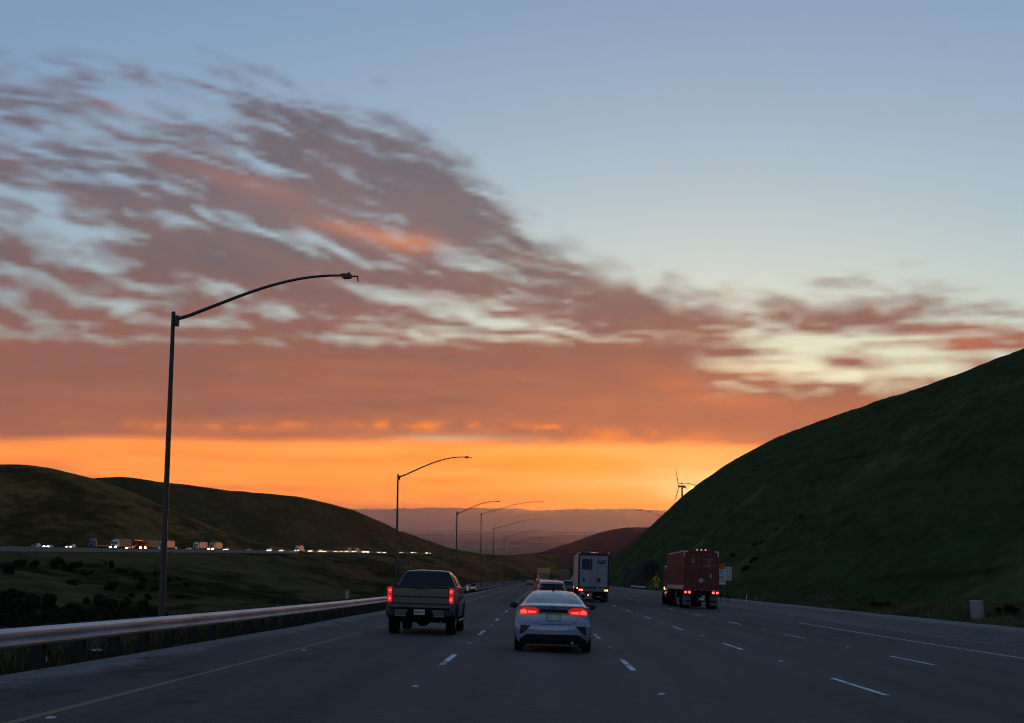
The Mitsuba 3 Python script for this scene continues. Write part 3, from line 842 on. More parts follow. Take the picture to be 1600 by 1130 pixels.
for (x, y, s, lab) in ((-8.62, 22.3, 1, 'crumpled white bag lying under the guardrail at lower left'), (-8.75, 25.4, 2, 'flat scrap of white paper under the guardrail, right of the crumpled bag')):
    t = Thing('litter', lab, 'litter', at=upright(x, y, float(zroad(-8.3, y)) + 0.05, 0.3))
    t.part('litter', crumple(s, 0.13 if s == 1 else 0.16, 0.1, 0.07 if s == 1 else 0.03), 'paper', own=True, smooth=False)

# ------------------------------------------------------------------ wind turbine
hubz = (825 - 759.5) / 2000 * 2200
t = Thing('wind_turbine', 'white three-bladed wind turbine silhouetted against the glow by the right hillside', 'wind turbine', at=upright(237.5, 2200, 0, math.radians(-72)))
t.part('tower', tube([[0, 2.5, -45], [0, 2.5, hubz - 1.5]], [2.3, 1.4], 16), 'turbine_white')
t.part('nacelle', cbox(-1.6, 1.6, -2.2, 8.5, hubz - 1.5, hubz + 1.7, 0.6), 'turbine_white')
t.part('hub', trimesh.creation.icosphere(subdivisions=2, radius=1.7).apply_translation([0, -3.2, hubz]), 'turbine_white')
for ang in (113, 233, -7):
    a = math.radians(ang)
    r = np.linspace(0.8, 37, 14)
    ch = np.interp(r, [0.8, 3, 8, 20, 37], [1.4, 1.8, 3.0, 2.2, 0.7])
    V = []
    for ri, c in zip(r, ch):
        for k in range(8):
            b = 2 * math.pi * k / 8
            V.append([ri, 0.16 * c * math.sin(b), c * 0.5 * math.cos(b) + 0.2 * c])
    F = [[i * 8 + k, (i + 1) * 8 + k, i * 8 + (k + 1) % 8] for i in range(13) for k in range(8)] + [[i * 8 + (k + 1) % 8, (i + 1) * 8 + k, (i + 1) * 8 + (k + 1) % 8] for i in range(13) for k in range(8)]
    F += [[13 * 8, 13 * 8 + k, 13 * 8 + k + 1] for k in range(1, 7)]
    m = trimesh.Trimesh(V, F, process=False)
    m.apply_transform([[-math.cos(a) * -1, 0, -math.sin(a), 0], [0, 1, 0, -3.2], [math.sin(a), 0, math.cos(a), hubz], [0, 0, 0, 1]])
    t.part('blade', m, 'turbine_white')

# ------------------------------------------------------------------ shrubs and verge grass
def shrub_mesh(seed, n):
    """Leaf clumps spread through a low uneven dome, on a few stems."""
    r = np.random.default_rng(seed)
    lobes = [(r.uniform(-0.8, 0.8), r.uniform(-0.8, 0.8), r.uniform(0.12, 0.75), r.uniform(0.16, 0.48)) for _ in range(11)]
    V, F = [], []
    for i in range(n):
        a, b, c, R = lobes[r.integers(7)]
        d = r.normal(size=3)
        d /= np.linalg.norm(d)
        p = np.array([a, b, c]) + d * R * r.uniform(0.55, 1.0) ** 0.5 * np.array([1, 1, 0.8])
        if p[2] < 0.02:
            p[2] = r.uniform(0.02, 0.15)
        u = r.normal(size=3)
        u /= np.linalg.norm(u)
        w = np.cross(u, d)
        s = r.uniform(0.04, 0.13)
        if r.uniform() < 0.12:
            p = p + d * r.uniform(0.0, 0.22)
        k = len(V)
        V += [p - u * s, p + w * s * 0.6, p + u * s, p - w * s * 0.6]
        F += [[k, k + 1, k + 2], [k, k + 2, k + 3]]
    return trimesh.Trimesh(V, F, process=False)


shrubs = [mikit.ply(shrub_mesh(100 + i, 1500), 'bsdf_leaf') for i in range(3)]
stems = []
for i in range(3):
    r = np.random.default_rng(200 + i)
    stems.append(mikit.ply(cat(*[tube([[0, 0, -0.3], [r.uniform(-.25, .25), r.uniform(-.25, .25), 0.3], [r.uniform(-.6, .6), r.uniform(-.6, .6), 0.7]], [0.035, 0.025, 0.01], 5) for _ in range(5)]), 'bsdf_weathered_wood'))


def shrub(x, y, z, sx, sz, i, label, group):
    a = i * 2.399
    c, s = math.cos(a) * sx, math.sin(a) * sx
    M = np.array([[c, -s, 0, x], [s, c, 0, y], [0, 0, sz, z], [0, 0, 0, 1.0]])
    t = Thing('shrub', label, 'shrub', group, at=M)
    t.shared('foliage', shrubs[i % 3])
    t.shared('stem', stems[i % 3])


ORD = ('first', 'second', 'third', 'fourth', 'fifth', 'sixth', 'seventh', 'eighth', 'ninth', 'tenth', 'eleventh', 'twelfth', 'thirteenth', 'fourteenth', 'fifteenth', 'sixteenth', 'seventeenth', 'eighteenth', 'nineteenth', 'twentieth', 'twenty-first', 'twenty-second', 'twenty-third')


def in_order(rows):
    return sorted(rows, key=lambda r: r[0] / r[1])


SLOPE = 'dark shrubs on the slope below the oncoming traffic'
for i, (x, y, sx, sz) in enumerate(in_order((
        (-114.1, 281.1, 1.7, 2.6), (-112.7, 286.7, 1.5, 2.3), (-111.7, 293.0, 2.9, 3.4), (-109.6, 294.4, 1.7, 2.4), (-106.5, 293.7, 2.4, 3.4), (-103.4, 292.9, 1.4, 2.0), (-95.6, 262.5, 2.3, 1.5),
        (-114.1, 339.3, 1.5, 2.2), (-108.6, 334.0, 1.6, 1.9), (-95.7, 303.1, 1.4, 2.5), (-92.1, 297.8, 1.3, 2.0), (-87.8, 282.2, 1.3, 1.6), (-86.8, 262.7, 1.8, 2.5), (-101.7, 340.8, 1.1, 1.9),
        (-84.7, 283.7, 1.1, 1.5), (-85.1, 307.1, 1.4, 1.3), (-76.5, 273.9, 1.1, 1.0), (-95.2, 329.2, 0.9, 1.2), (-95.7, 339.5, 0.9, 1.2), (-78.8, 259.3, 1.1, 1.5), (-81.4, 257.9, 1.0, 1.2), (-109.9, 262.7, 1.7, 2.4)))):
    how = 'wide' if sx > 2.2 else 'low spreading' if sx > 1.3 * sz else 'tall' if sz > 2.2 else 'tiny' if sz < 1.3 else 'round'
    lab = f'{how} dark shrub, {ORD[i]} from the left on the slope below the oncoming traffic'
    shrub(x, y, float(base(x, y)) - 0.25, sx * 0.92, sz * 0.88, i, lab, SLOPE)
for i, (x, y, sx, sz) in enumerate(in_order(((-73.1, 210.8, 2.0, 2.5), (-68.9, 209.3, 2.4, 2.9), (-62.7, 206.9, 1.8, 2.9), (-82.9, 202.4, 3.0, 2.4), (-77.1, 200.7, 3.0, 3.0), (-73.1, 177.7, 2.8, 3.1), (-69.9, 190.9, 2.8, 2.7),
                                    (-67.4, 173.5, 2.3, 2.2), (-66.0, 186.0, 2.4, 2.4), (-62.0, 181.0, 2.2, 2.2), (-57.5, 190.0, 2.2, 2.3), (-60.0, 168.0, 2.4, 2.4), (-53.0, 174.0, 2.0, 2.0)))):
    shrub(x, y, float(base(x, y)) - 0.2, sx, sz, i + 1, f'dense dark bush, {ORD[i]} from the left in the shadowed gully behind the guardrail', 'bushes in the gully behind the guardrail')
for i, (x, y, sx, sz) in enumerate(((32.8, 212.0, 1.25, 1.3), (35.1, 212.9, 0.6, 0.8), (34.5, 213.7, 0.5, 0.7), (39.9, 235.0, 0.6, 0.7), (40.9, 247.7, 0.5, 0.7), (43.2, 238.9, 0.5, 0.7), (43.8, 217.8, 0.5, 0.7), (28.1, 108.2, 0.75, 0.7), (29.0, 82.0, 0.75, 0.8), (41.7, 280.5, 0.7, 1.0))):
    zz = max(float(np.nan_to_num(slope_at(x, y), nan=-999)), float(base(x, y)))
    lab = {0: 'dark shrub at the foot of the right slope beside the speed limit signs', 7: 'low clump of weeds at the edge of the right shoulder',
           8: 'pale tangled weed clump in the grass right of the concrete cylinder'}.get(i, {1: 'tiny dark shrub touching the larger shrub beside the speed limit signs', 2: 'tiny dark shrub between the larger one by the signs and the tiny one above it', 3: 'tiny dark shrub part way up the right slope above the signs', 4: 'tiny dark shrub on the right slope, level with the right lamp pole', 5: 'highest tiny dark shrub but one on the lower right slope', 6: 'highest tiny dark shrub on the right slope, farthest right', 9: 'tiny dark shrub just right of the right lamp pole'}.get(i, ''))
    shrub(x, y, zz - 0.1, sx, sz, i, lab, 'small shrubs on the right slope')

# verge grass: blades in clumps
def grass_mesh(spots, seed, per, h0, h1):
    r = np.random.default_rng(seed)
    n = len(spots) * per
    P = np.repeat(np.asarray(spots), per, 0)
    P[:, :2] += r.normal(scale=0.16, size=(n, 2))
    a = r.uniform(0, 2 * np.pi, n)
    h = r.uniform(h0, h1, n)
    lean = r.normal(scale=0.30, size=(n, 2)) * h[:, None]
    w = r.uniform(0.012, 0.030, n)
    d = np.stack([np.cos(a), np.sin(a), 0 * a], 1) * w[:, None]
    tip = P + np.stack([lean[:, 0], lean[:, 1], h], 1)
    mid = P + np.stack([lean[:, 0] * 0.3, lean[:, 1] * 0.3, h * 0.55], 1)
    V = np.stack([P - d, P + d, mid + d * 0.8, mid - d * 0.8, tip], 1).reshape(-1, 3)
    k = (np.arange(n) * 5)[:, None]
    F = np.concatenate([k + [[0, 1, 2]], k + [[0, 2, 3]], k + [[3, 2, 4]]])
    return trimesh.Trimesh(V, F, process=False)


def grass(name, label, xs, ys, n, seed, per, h0, h1, dens=None):
    r = np.random.default_rng(seed)
    x, y = r.uniform(*xs, n), np.exp(r.uniform(math.log(ys[0]), math.log(ys[1]), n))
    keep = fb(x, y, 2.2, 3, seed) > 0.40
    x, y = x[keep], y[keep]
    key = numbered(name)
    scene[key] = mikit.ply(grass_mesh(np.stack([x, y, base(x, y) - 0.02], 1), seed + 1, per, h0, h1), 'bsdf_blade')
    labels[key] = {'label': label, 'category': 'grass', 'kind': 'stuff'}


def scrub_mesh(x0, x1, y0, y1, n, seed, s0, s1, tall):
    r = np.random.default_rng(seed)
    x, y = r.uniform(x0, x1, n * 3), r.uniform(y0, y1, n * 3)
    den = fb(x, y, 7.0, 4, seed)
    keep = den > 0.46
    x, y, den = x[keep][:n], y[keep][:n], den[keep][:n]
    P = np.stack([x, y, base(x, y) + r.uniform(0, 1, len(x)) ** 1.3 * tall * np.clip((den - 0.44) * 9, 0.15, 1.4)], 1)
    u = r.normal(size=(len(x), 3))
    u /= np.linalg.norm(u, axis=1, keepdims=True)
    w = np.cross(u, r.normal(size=(len(x), 3)))
    w /= np.linalg.norm(w, axis=1, keepdims=True)
    s = r.uniform(s0, s1, len(x))[:, None]
    V = np.stack([P - u * s, P + w * s * 0.55, P + u * s, P - w * s * 0.55], 1).reshape(-1, 3)
    k = (np.arange(len(x)) * 4)[:, None]
    return trimesh.Trimesh(V, np.concatenate([k + [[0, 1, 2]], k + [[0, 2, 3]]]), process=False)


scene['scrub'] = mikit.ply(scrub_mesh(-84, -55, 148, 206, 26000, 91, 0.10, 0.28, 1.7), 'bsdf_leaf')
labels['scrub'] = {'label': 'dense dark scrub covering the gully floor behind the guardrail', 'category': 'scrub', 'kind': 'stuff'}

grass('verge_grass', 'rough dry grass along the edge of the right shoulder', (24.9, 33), (38, 170), 5200, 81, 9, 0.12, 0.50)
grass('verge_grass', 'dark weeds and dry grass under and behind the guardrail', (-11.5, -8.75), (14, 120), 3600, 83, 9, 0.08, 0.42)

# ------------------------------------------------------------------ vehicles
import mapbox_earcut

RED, RED_HOT, HEAD_WARM, HEAD_COOL = (0.17, 0.004, 0.004), (0.72, 0.05, 0.035), (10.0, 5.0, 1.9), (8.0, 6.7, 5.0)


def arc_dense(P, step):
    """Closed polyline resampled so that no edge is longer than step; corners stay."""
    out = []
    P = np.asarray(P, float)
    for a, b in zip(P, np.roll(P, -1, 0)):
        n = max(1, int(math.ceil(np.linalg.norm(b - a) / step)))
        out += [a + (b - a) * i / n for i in range(n)]
    return np.array(out)


def arch(cy, cz, r, z0, n=9):
    """Wheel arch from front to rear over the wheel at (cy, cz), starting and ending at height z0."""
    a0 = math.asin(max(-1, min(1, (z0 - cz) / r)))
    return [(cy + r * math.cos(a), cz + r * math.sin(a)) for a in np.linspace(a0, math.pi - a0, n)]


class Body:
    """A car body lofted across its width from the closed side outline (y, z)."""

    def __init__(self, outline, half, edge=0.09, flat=0.80, plan=0.10, nose=0.16, length=4.6, step=0.16, nt=17):
        P = arc_dense(outline, step)
        d = np.roll(P, -1, 0) - np.roll(P, 1, 0)
        nrm = np.stack([d[:, 1], -d[:, 0]], 1)
        nrm /= np.linalg.norm(nrm, axis=1, keepdims=True) + 1e-12
        area = 0.5 * np.sum(P[:, 0] * np.roll(P[:, 1], -1) - np.roll(P[:, 0], -1) * P[:, 1])
        nin = -nrm if area > 0 else nrm
        ts = np.unique(np.concatenate([np.linspace(-flat, flat, nt - 8), -flat - (1 - flat) * np.sin(np.linspace(0, 1, 5) * np.pi / 2), flat + (1 - flat) * np.sin(np.linspace(0, 1, 5) * np.pi / 2)]))
        V = []
        for t in ts:
            q = max(0.0, (abs(t) - flat) / (1 - flat))
            ins = edge * (1 - math.sqrt(max(0.0, 1 - q * q)))
            p = P + nin * ins
            rear = np.clip(1 - P[:, 0] / (0.22 * length), 0, 1) ** 1.5
            front = np.clip(1 - (length - P[:, 0]) / (0.22 * length), 0, 1) ** 1.5
            y = p[:, 0] + plan * t * t * rear - nose * t * t * front
            z = p[:, 1] - 0.035 * t * t * np.clip((P[:, 1] - 0.9) / 0.5, 0, 1)
            V.append(np.stack([t * half(P[:, 0], P[:, 1]), y, z], 1))
        self.P, self.ts, self.grid = P, ts, np.array(V)
        K, n = len(P), len(ts)
        i = np.arange(n)[:-1, None] * K + np.arange(K)[None]
        j = np.arange(n)[:-1, None] * K + (np.arange(K)[None] + 1) % K
        self.quads = np.stack([i, j, j + K, i + K], -1)            # (n-1, K, 4)
        cap = mapbox_earcut.triangulate_float64(P, np.array([K], np.uint32)).reshape(-1, 3).astype(int)
        self.caps = np.concatenate([cap, cap[:, ::-1] + (n - 1) * K])
        rear_k = (P[:, 0] < 0.45 * length) & (nrm[:, 0] * (1 if area > 0 else -1) < 0.999) & (np.roll(P, -1, 0)[:, 1] != P[:, 1])
        self.area = area

    def mesh(self, skip=None):
        """skip(y, z, t): quads left out (glass openings)."""
        Q = self.quads
        V = self.grid.reshape(-1, 3)
        if skip is not None:
            mid = 0.5 * (self.P + np.roll(self.P, -1, 0))
            tm = 0.5 * (self.ts[1:] + self.ts[:-1])
            keep = ~skip(mid[None, :, 0], mid[None, :, 1], tm[:, None])
            self.open = Q[~keep]
            Q = Q[keep]
        q = Q.reshape(-1, 4)
        m = trimesh.Trimesh(V, np.concatenate([q[:, [0, 1, 2]], q[:, [0, 2, 3]], self.caps]), process=False)
        if self.area < 0:
            m.invert()
        m.merge_vertices()
        m.remove_unreferenced_vertices()
        return m

    def pane(self):
        q = self.open.reshape(-1, 4)
        m = trimesh.Trimesh(self.grid.reshape(-1, 3), np.concatenate([q[:, [0, 1, 2]], q[:, [0, 2, 3]]]), process=True)
        m.remove_unreferenced_vertices()
        return m

    def rear_surface(self, ymax):
        """y as a function of (x, z) over the faces that look backwards."""
        if not hasattr(self, '_rear'):
            k = [i for i in range(int(np.argmax(self.P[:, 1])) + 1) if self.P[i, 0] < ymax]
            pts = self.grid[:, k].reshape(-1, 3)
            # the rearmost point of each (x, z) cell
            import collections
            cell = collections.OrderedDict()
            for x, y, z in pts:
                key = (round(x, 2), round(z, 2))
                if key not in cell or y < cell[key][1]:
                    cell[key] = (x, y, z)
            p = np.array(list(cell.values()))
            # drop points hidden behind the rear face (underside and arches)
            self._rear = LinearNDInterpolator(p[:, [0, 2]], p[:, 1], fill_value=np.nan)
            from scipy.interpolate import NearestNDInterpolator
            self._near = NearestNDInterpolator(p[:, [0, 2]], p[:, 1])
        return self._rear, self._near

    def rear_panel(self, poly, out=0.006, thick=0.03, size=0.08, ymax=1.6):
        """A shell over the rear, its outline a polygon in (x, z)."""
        lin, near = self.rear_surface(ymax)
        p = poly if isinstance(poly, Polygon) else Polygon(poly)
        m = trimesh.creation.extrude_polygon(p, 1.0, engine='earcut')
        v, f = trimesh.remesh.subdivide_to_size(m.vertices, m.faces, size) if size < 9 else (m.vertices, m.faces)
        x, z, w = v[:, 0], v[:, 1], v[:, 2]
        y = lin(x, z)
        y = np.where(np.isnan(y), near(x, z), y)
        front = w > 0.5
        m = trimesh.Trimesh(np.stack([x, y + np.where(front, -out, thick), z], 1), f, process=True)
        m.fix_normals()
        return m


def mirror_x(poly):
    return [(-x, z) for x, z in poly][::-1]


def side_panel(poly, half, out=0.006, thick=0.012, t=1.0):
    """A glass or trim plate on a body side: polygon in (y, z) laid on x = half(y, z)."""
    p = Polygon(poly)
    m = trimesh.creation.extrude_polygon(p, 1.0, engine='earcut')
    v, f = trimesh.remesh.subdivide_to_size(m.vertices, m.faces, 0.25)
    x = half(v[:, 0], v[:, 1])
    m = trimesh.Trimesh(np.stack([t * (x + np.where(v[:, 2] > 0.5, out, -thick)), v[:, 0], v[:, 1]], 1), f, process=True)
    m.fix_normals()
    return m


def wheel_meshes(x, y, z, r, w, side):
    """(tyre, rim) of a wheel centred at (x, y, z); side = +1 when its outer face looks to +x."""
    tyre = lathe_x([(r * 0.62, -w / 2), (r * 0.9, -w / 2), (r * 0.97, -w * 0.42), (r, -w * 0.25), (r, w * 0.25), (r * 0.97, w * 0.42), (r * 0.9, w / 2), (r * 0.62, w / 2), (r * 0.62, -w / 2)], 28)
    rim = lathe_x([(0.0, -0.02), (r * 0.2, -0.02), (r * 0.3, 0.0), (r * 0.58, 0.02), (r * 0.64, w * 0.46), (r * 0.60, w * 0.46), (r * 0.55, 0.06), (0.02, 0.05)], 20)
    spokes = cat(*[trimesh.creation.box(extents=[0.03, r * 0.12, r * 0.55]).apply_translation([0.07, 0, r * 0.33]).apply_transform(trimesh.transformations.rotation_matrix(i * 2 * math.pi / 5, [1, 0, 0])) for i in range(5)])
    rim = cat(rim, spokes)
    if side < 0:
        rim.apply_scale([-1, 1, 1])
    return moved(tyre, x, y, z), moved(rim, x, y, z)


def add_wheels(t, spots, r, w):
    for x, y in spots:
        a, b = wheel_meshes(x, y, r, r, w, 1 if x > 0 else -1)
        k = t.part('wheel', a, 'rubber', smooth=40)
        t.part(k + '__rim', b, 'rim', smooth=40)


# ---- the silver sedan straight ahead
def build_sedan():
    L = 4.62
    out = [(0.14, 0.22), (0.05, 0.30), (0.01, 0.42), (0.0, 0.55), (0.02, 0.655), (0.075, 0.70), (0.105, 0.74), (0.125, 0.86), (0.115, 0.98), (0.07, 1.05), (0.06, 1.085), (0.12, 1.105), (0.36, 1.125), (0.56, 1.14),
           (0.90, 1.245), (1.25, 1.345), (1.50, 1.405), (1.85, 1.43), (2.25, 1.435), (2.60, 1.405), (3.05, 1.21), (3.40, 1.03), (3.60, 0.985), (4.05, 0.91), (4.42, 0.80), (4.57, 0.64), (4.62, 0.45), (4.55, 0.24)]
    out += arch(3.72, 0.33, 0.37, 0.21) + arch(1.02, 0.33, 0.37, 0.21)

    def half(y, z):
        y, z = np.asarray(y, float), np.asarray(z, float)
        low = np.interp(z, [0.2, 0.40, 0.62, 0.80, 0.95, 1.08], [0.84, 0.885, 0.90, 0.90, 0.875, 0.83])
        top = np.interp(z, [1.08, 1.14, 1.25, 1.36, 1.44], [0.83, 0.785, 0.715, 0.64, 0.55])
        deck = np.interp(z, [1.05, 1.10, 1.15], [0.83, 0.80, 0.785])
        return np.where(z < 1.08, low, np.where(y < 0.56, deck, top))

    b = Body(out, half, edge=0.075, flat=0.84, plan=0.20, nose=0.35, length=L, step=0.10, nt=21)
    t = Thing('silver_sedan', 'silver sedan with lit red tail lights driving straight ahead in the centre lane', 'car', at=road_frame(0.27, 30.3))

    def is_glass(y, z, tt):
        rear = (y > 0.60) & (y < 1.44) & (z > 1.12) & (np.abs(tt) < 0.86)
        wind = (y > 2.66) & (y < 3.42) & (z > 1.0) & (np.abs(tt) < 0.86)
        return rear | wind

    t.part('body', b.mesh(is_glass), 'silver_paint', smooth=32)
    for nm, gm in zip(('rear_window', 'windscreen'), sorted(b.pane().split(only_watertight=False), key=lambda q: q.vertices[:, 1].mean())):
        t.part(nm, gm, 'pane', smooth=False)
    # cabin
    t.part('parcel_shelf', cbox(-0.66, 0.66, 0.62, 1.30, 1.00, 1.06, 0.02), 'seat_cloth', smooth=False)
    for x in (-0.36, 0.36):
        s = t.part('seat', cbox(x - 0.24, x + 0.24, 2.05, 2.17, 0.55, 1.10, 0.05), 'seat_cloth', smooth=False)
        t.part(s + '__headrest', cbox(x - 0.12, x + 0.12, 2.0, 2.08, 1.13, 1.28, 0.03), 'seat_cloth', smooth=False)
    t.part('dashboard', cbox(-0.68, 0.68, 2.9, 3.5, 0.6, 1.00, 0.04), 'black', smooth=False)
    t.part('cabin_lining', cat(cbox(-0.80, 0.80, 0.7, 3.5, 0.26, 0.30), cbox(-0.79, -0.77, 0.7, 3.4, 0.3, 1.05), cbox(0.77, 0.79, 0.7, 3.4, 0.3, 1.05), cbox(-0.50, 0.50, 1.5, 2.58, 1.375, 1.385), cbox(-0.66, 0.66, 1.2, 1.3, 0.3, 1.06)), 'black', smooth=False)
    for s in (-1, 1):
        t.part('side_window', side_panel([(1.05, 1.06), (3.30, 1.02), (2.66, 1.345), (2.2, 1.385), (1.75, 1.375), (1.3, 1.25)], half, 0.004, 0.01, s), 'dark_glass', smooth=False)
        # tail lights
        lens = [(0.33, 0.985), (0.37, 0.88), (0.60, 0.862), (0.815, 0.865), (0.80, 0.98), (0.70, 1.045), (0.45, 1.045)]
        hot1 = [(0.40, 0.955), (0.42, 0.91), (0.60, 0.905), (0.60, 0.965)]
        hot2 = [(0.63, 0.968), (0.63, 0.895), (0.775, 0.895), (0.77, 0.965), (0.70, 1.0)]
        mm = (lambda q: q) if s > 0 else mirror_x
        k = t.part('tail_light', b.rear_panel(mm(lens), 0.010, 0.03), 'red_lens', smooth=30, emit=RED)
        t.part(k + '__lit_strip', b.rear_panel(mm(hot1), 0.016, 0.0), 'red_lens', smooth=30, emit=RED_HOT)
        t.part(k + '__lit_strip', b.rear_panel(mm(hot2), 0.016, 0.0), 'red_lens', smooth=30, emit=RED_HOT)
        vent = [(0.52, 0.625), (0.765, 0.635), (0.775, 0.44), (0.72, 0.43)]
        t.part('bumper_vent', b.rear_panel(mm(vent), 0.004, 0.02), 'trim', smooth=30)
        refl = [(0.66, 0.53), (0.755, 0.535), (0.755, 0.505), (0.68, 0.50)]
        t.part('reflector', b.rear_panel(mm(refl), 0.009, 0.0), 'red_lens', smooth=30)
        mir = trimesh.creation.icosphere(subdivisions=2, radius=1).apply_scale([0.115, 0.075, 0.075]).apply_translation([s * 0.985, 2.85, 1.045])
        k = t.part('side_mirror', mir, 'trim')
        t.part(k + '__arm', cbox(min(s * 0.82, s * 0.92), max(s * 0.82, s * 0.92), 2.83, 2.9, 0.98, 1.02), 'trim', smooth=False)
        k = t.part('door_handle', cbox(min(s * 0.885, s * 0.925), max(s * 0.885, s * 0.925), 1.62, 1.80, 0.88, 0.91, 0.008), 'chrome', smooth=False)
    t.part('light_bar', b.rear_panel([(-0.325, 1.0), (-0.36, 0.93), (0.36, 0.93), (0.325, 1.0)], 0.006, 0.02), 'trim', smooth=30)
    k = t.part('licence_plate', b.rear_panel([(-0.165, 0.905), (-0.165, 0.735), (0.165, 0.735), (0.165, 0.905)], 0.008, 0.01), 'trim', smooth=False, label='rear licence plate in a dark frame')
    t.part(k + '__face', b.rear_panel([(-0.15, 0.892), (-0.15, 0.75), (0.15, 0.75), (0.15, 0.892)], 0.014, 0.0), 'plate_white', smooth=False)
    t.part('emblem', words_mesh('KIA', 0.045, 0.0, 1.045, 0.030), 'trim', smooth=False)
    seam = Polygon([(-0.56, 0.80), (-0.50, 0.70), (-0.36, 0.655), (0.36, 0.655), (0.50, 0.70), (0.56, 0.80), (0.552, 0.80), (0.494, 0.708), (0.357, 0.667), (-0.357, 0.667), (-0.494, 0.708), (-0.552, 0.80)])
    t.part('boot_seam', b.rear_panel(seam, 0.003, 0.01), 'trim', smooth=False)
    dif = [(-0.60, 0.435), (0.60, 0.435), (0.78, 0.30), (0.76, 0.20), (-0.76, 0.20), (-0.78, 0.30)]
    t.part('lower_bumper', b.rear_panel(dif, 0.012, 0.05), 'trim', smooth=30)
    lip = Polygon([(-0.80, 0.33), (-0.62, 0.455), (0.62, 0.455), (0.80, 0.33), (0.78, 0.315), (0.605, 0.433), (-0.605, 0.433), (-0.78, 0.315)])
    t.part('bumper_lip', b.rear_panel(lip, 0.022, 0.02), 'silver_paint', smooth=30)
    t.part('fin_antenna', trimesh.convex.convex_hull([[-0.03, 1.75, 1.42], [0.03, 1.75, 1.42], [-0.03, 1.98, 1.43], [0.03, 1.98, 1.43], [-0.006, 1.74, 1.52], [0.006, 1.74, 1.52], [0, 1.80, 1.50]]), 'black', smooth=False)
    t.part('exhaust_pipe', tube([[0.45, 0.02, 0.25], [0.45, 0.5, 0.26]], 0.035, 12), 'chrome')
    t.part('underbody', cbox(-0.72, 0.72, 0.3, 4.4, 0.19, 0.30), 'black', smooth=False)
    add_wheels(t, ((-0.80, 1.02), (0.80, 1.02), (-0.79, 3.72), (0.79, 3.72)), 0.325, 0.215)


build_sedan()


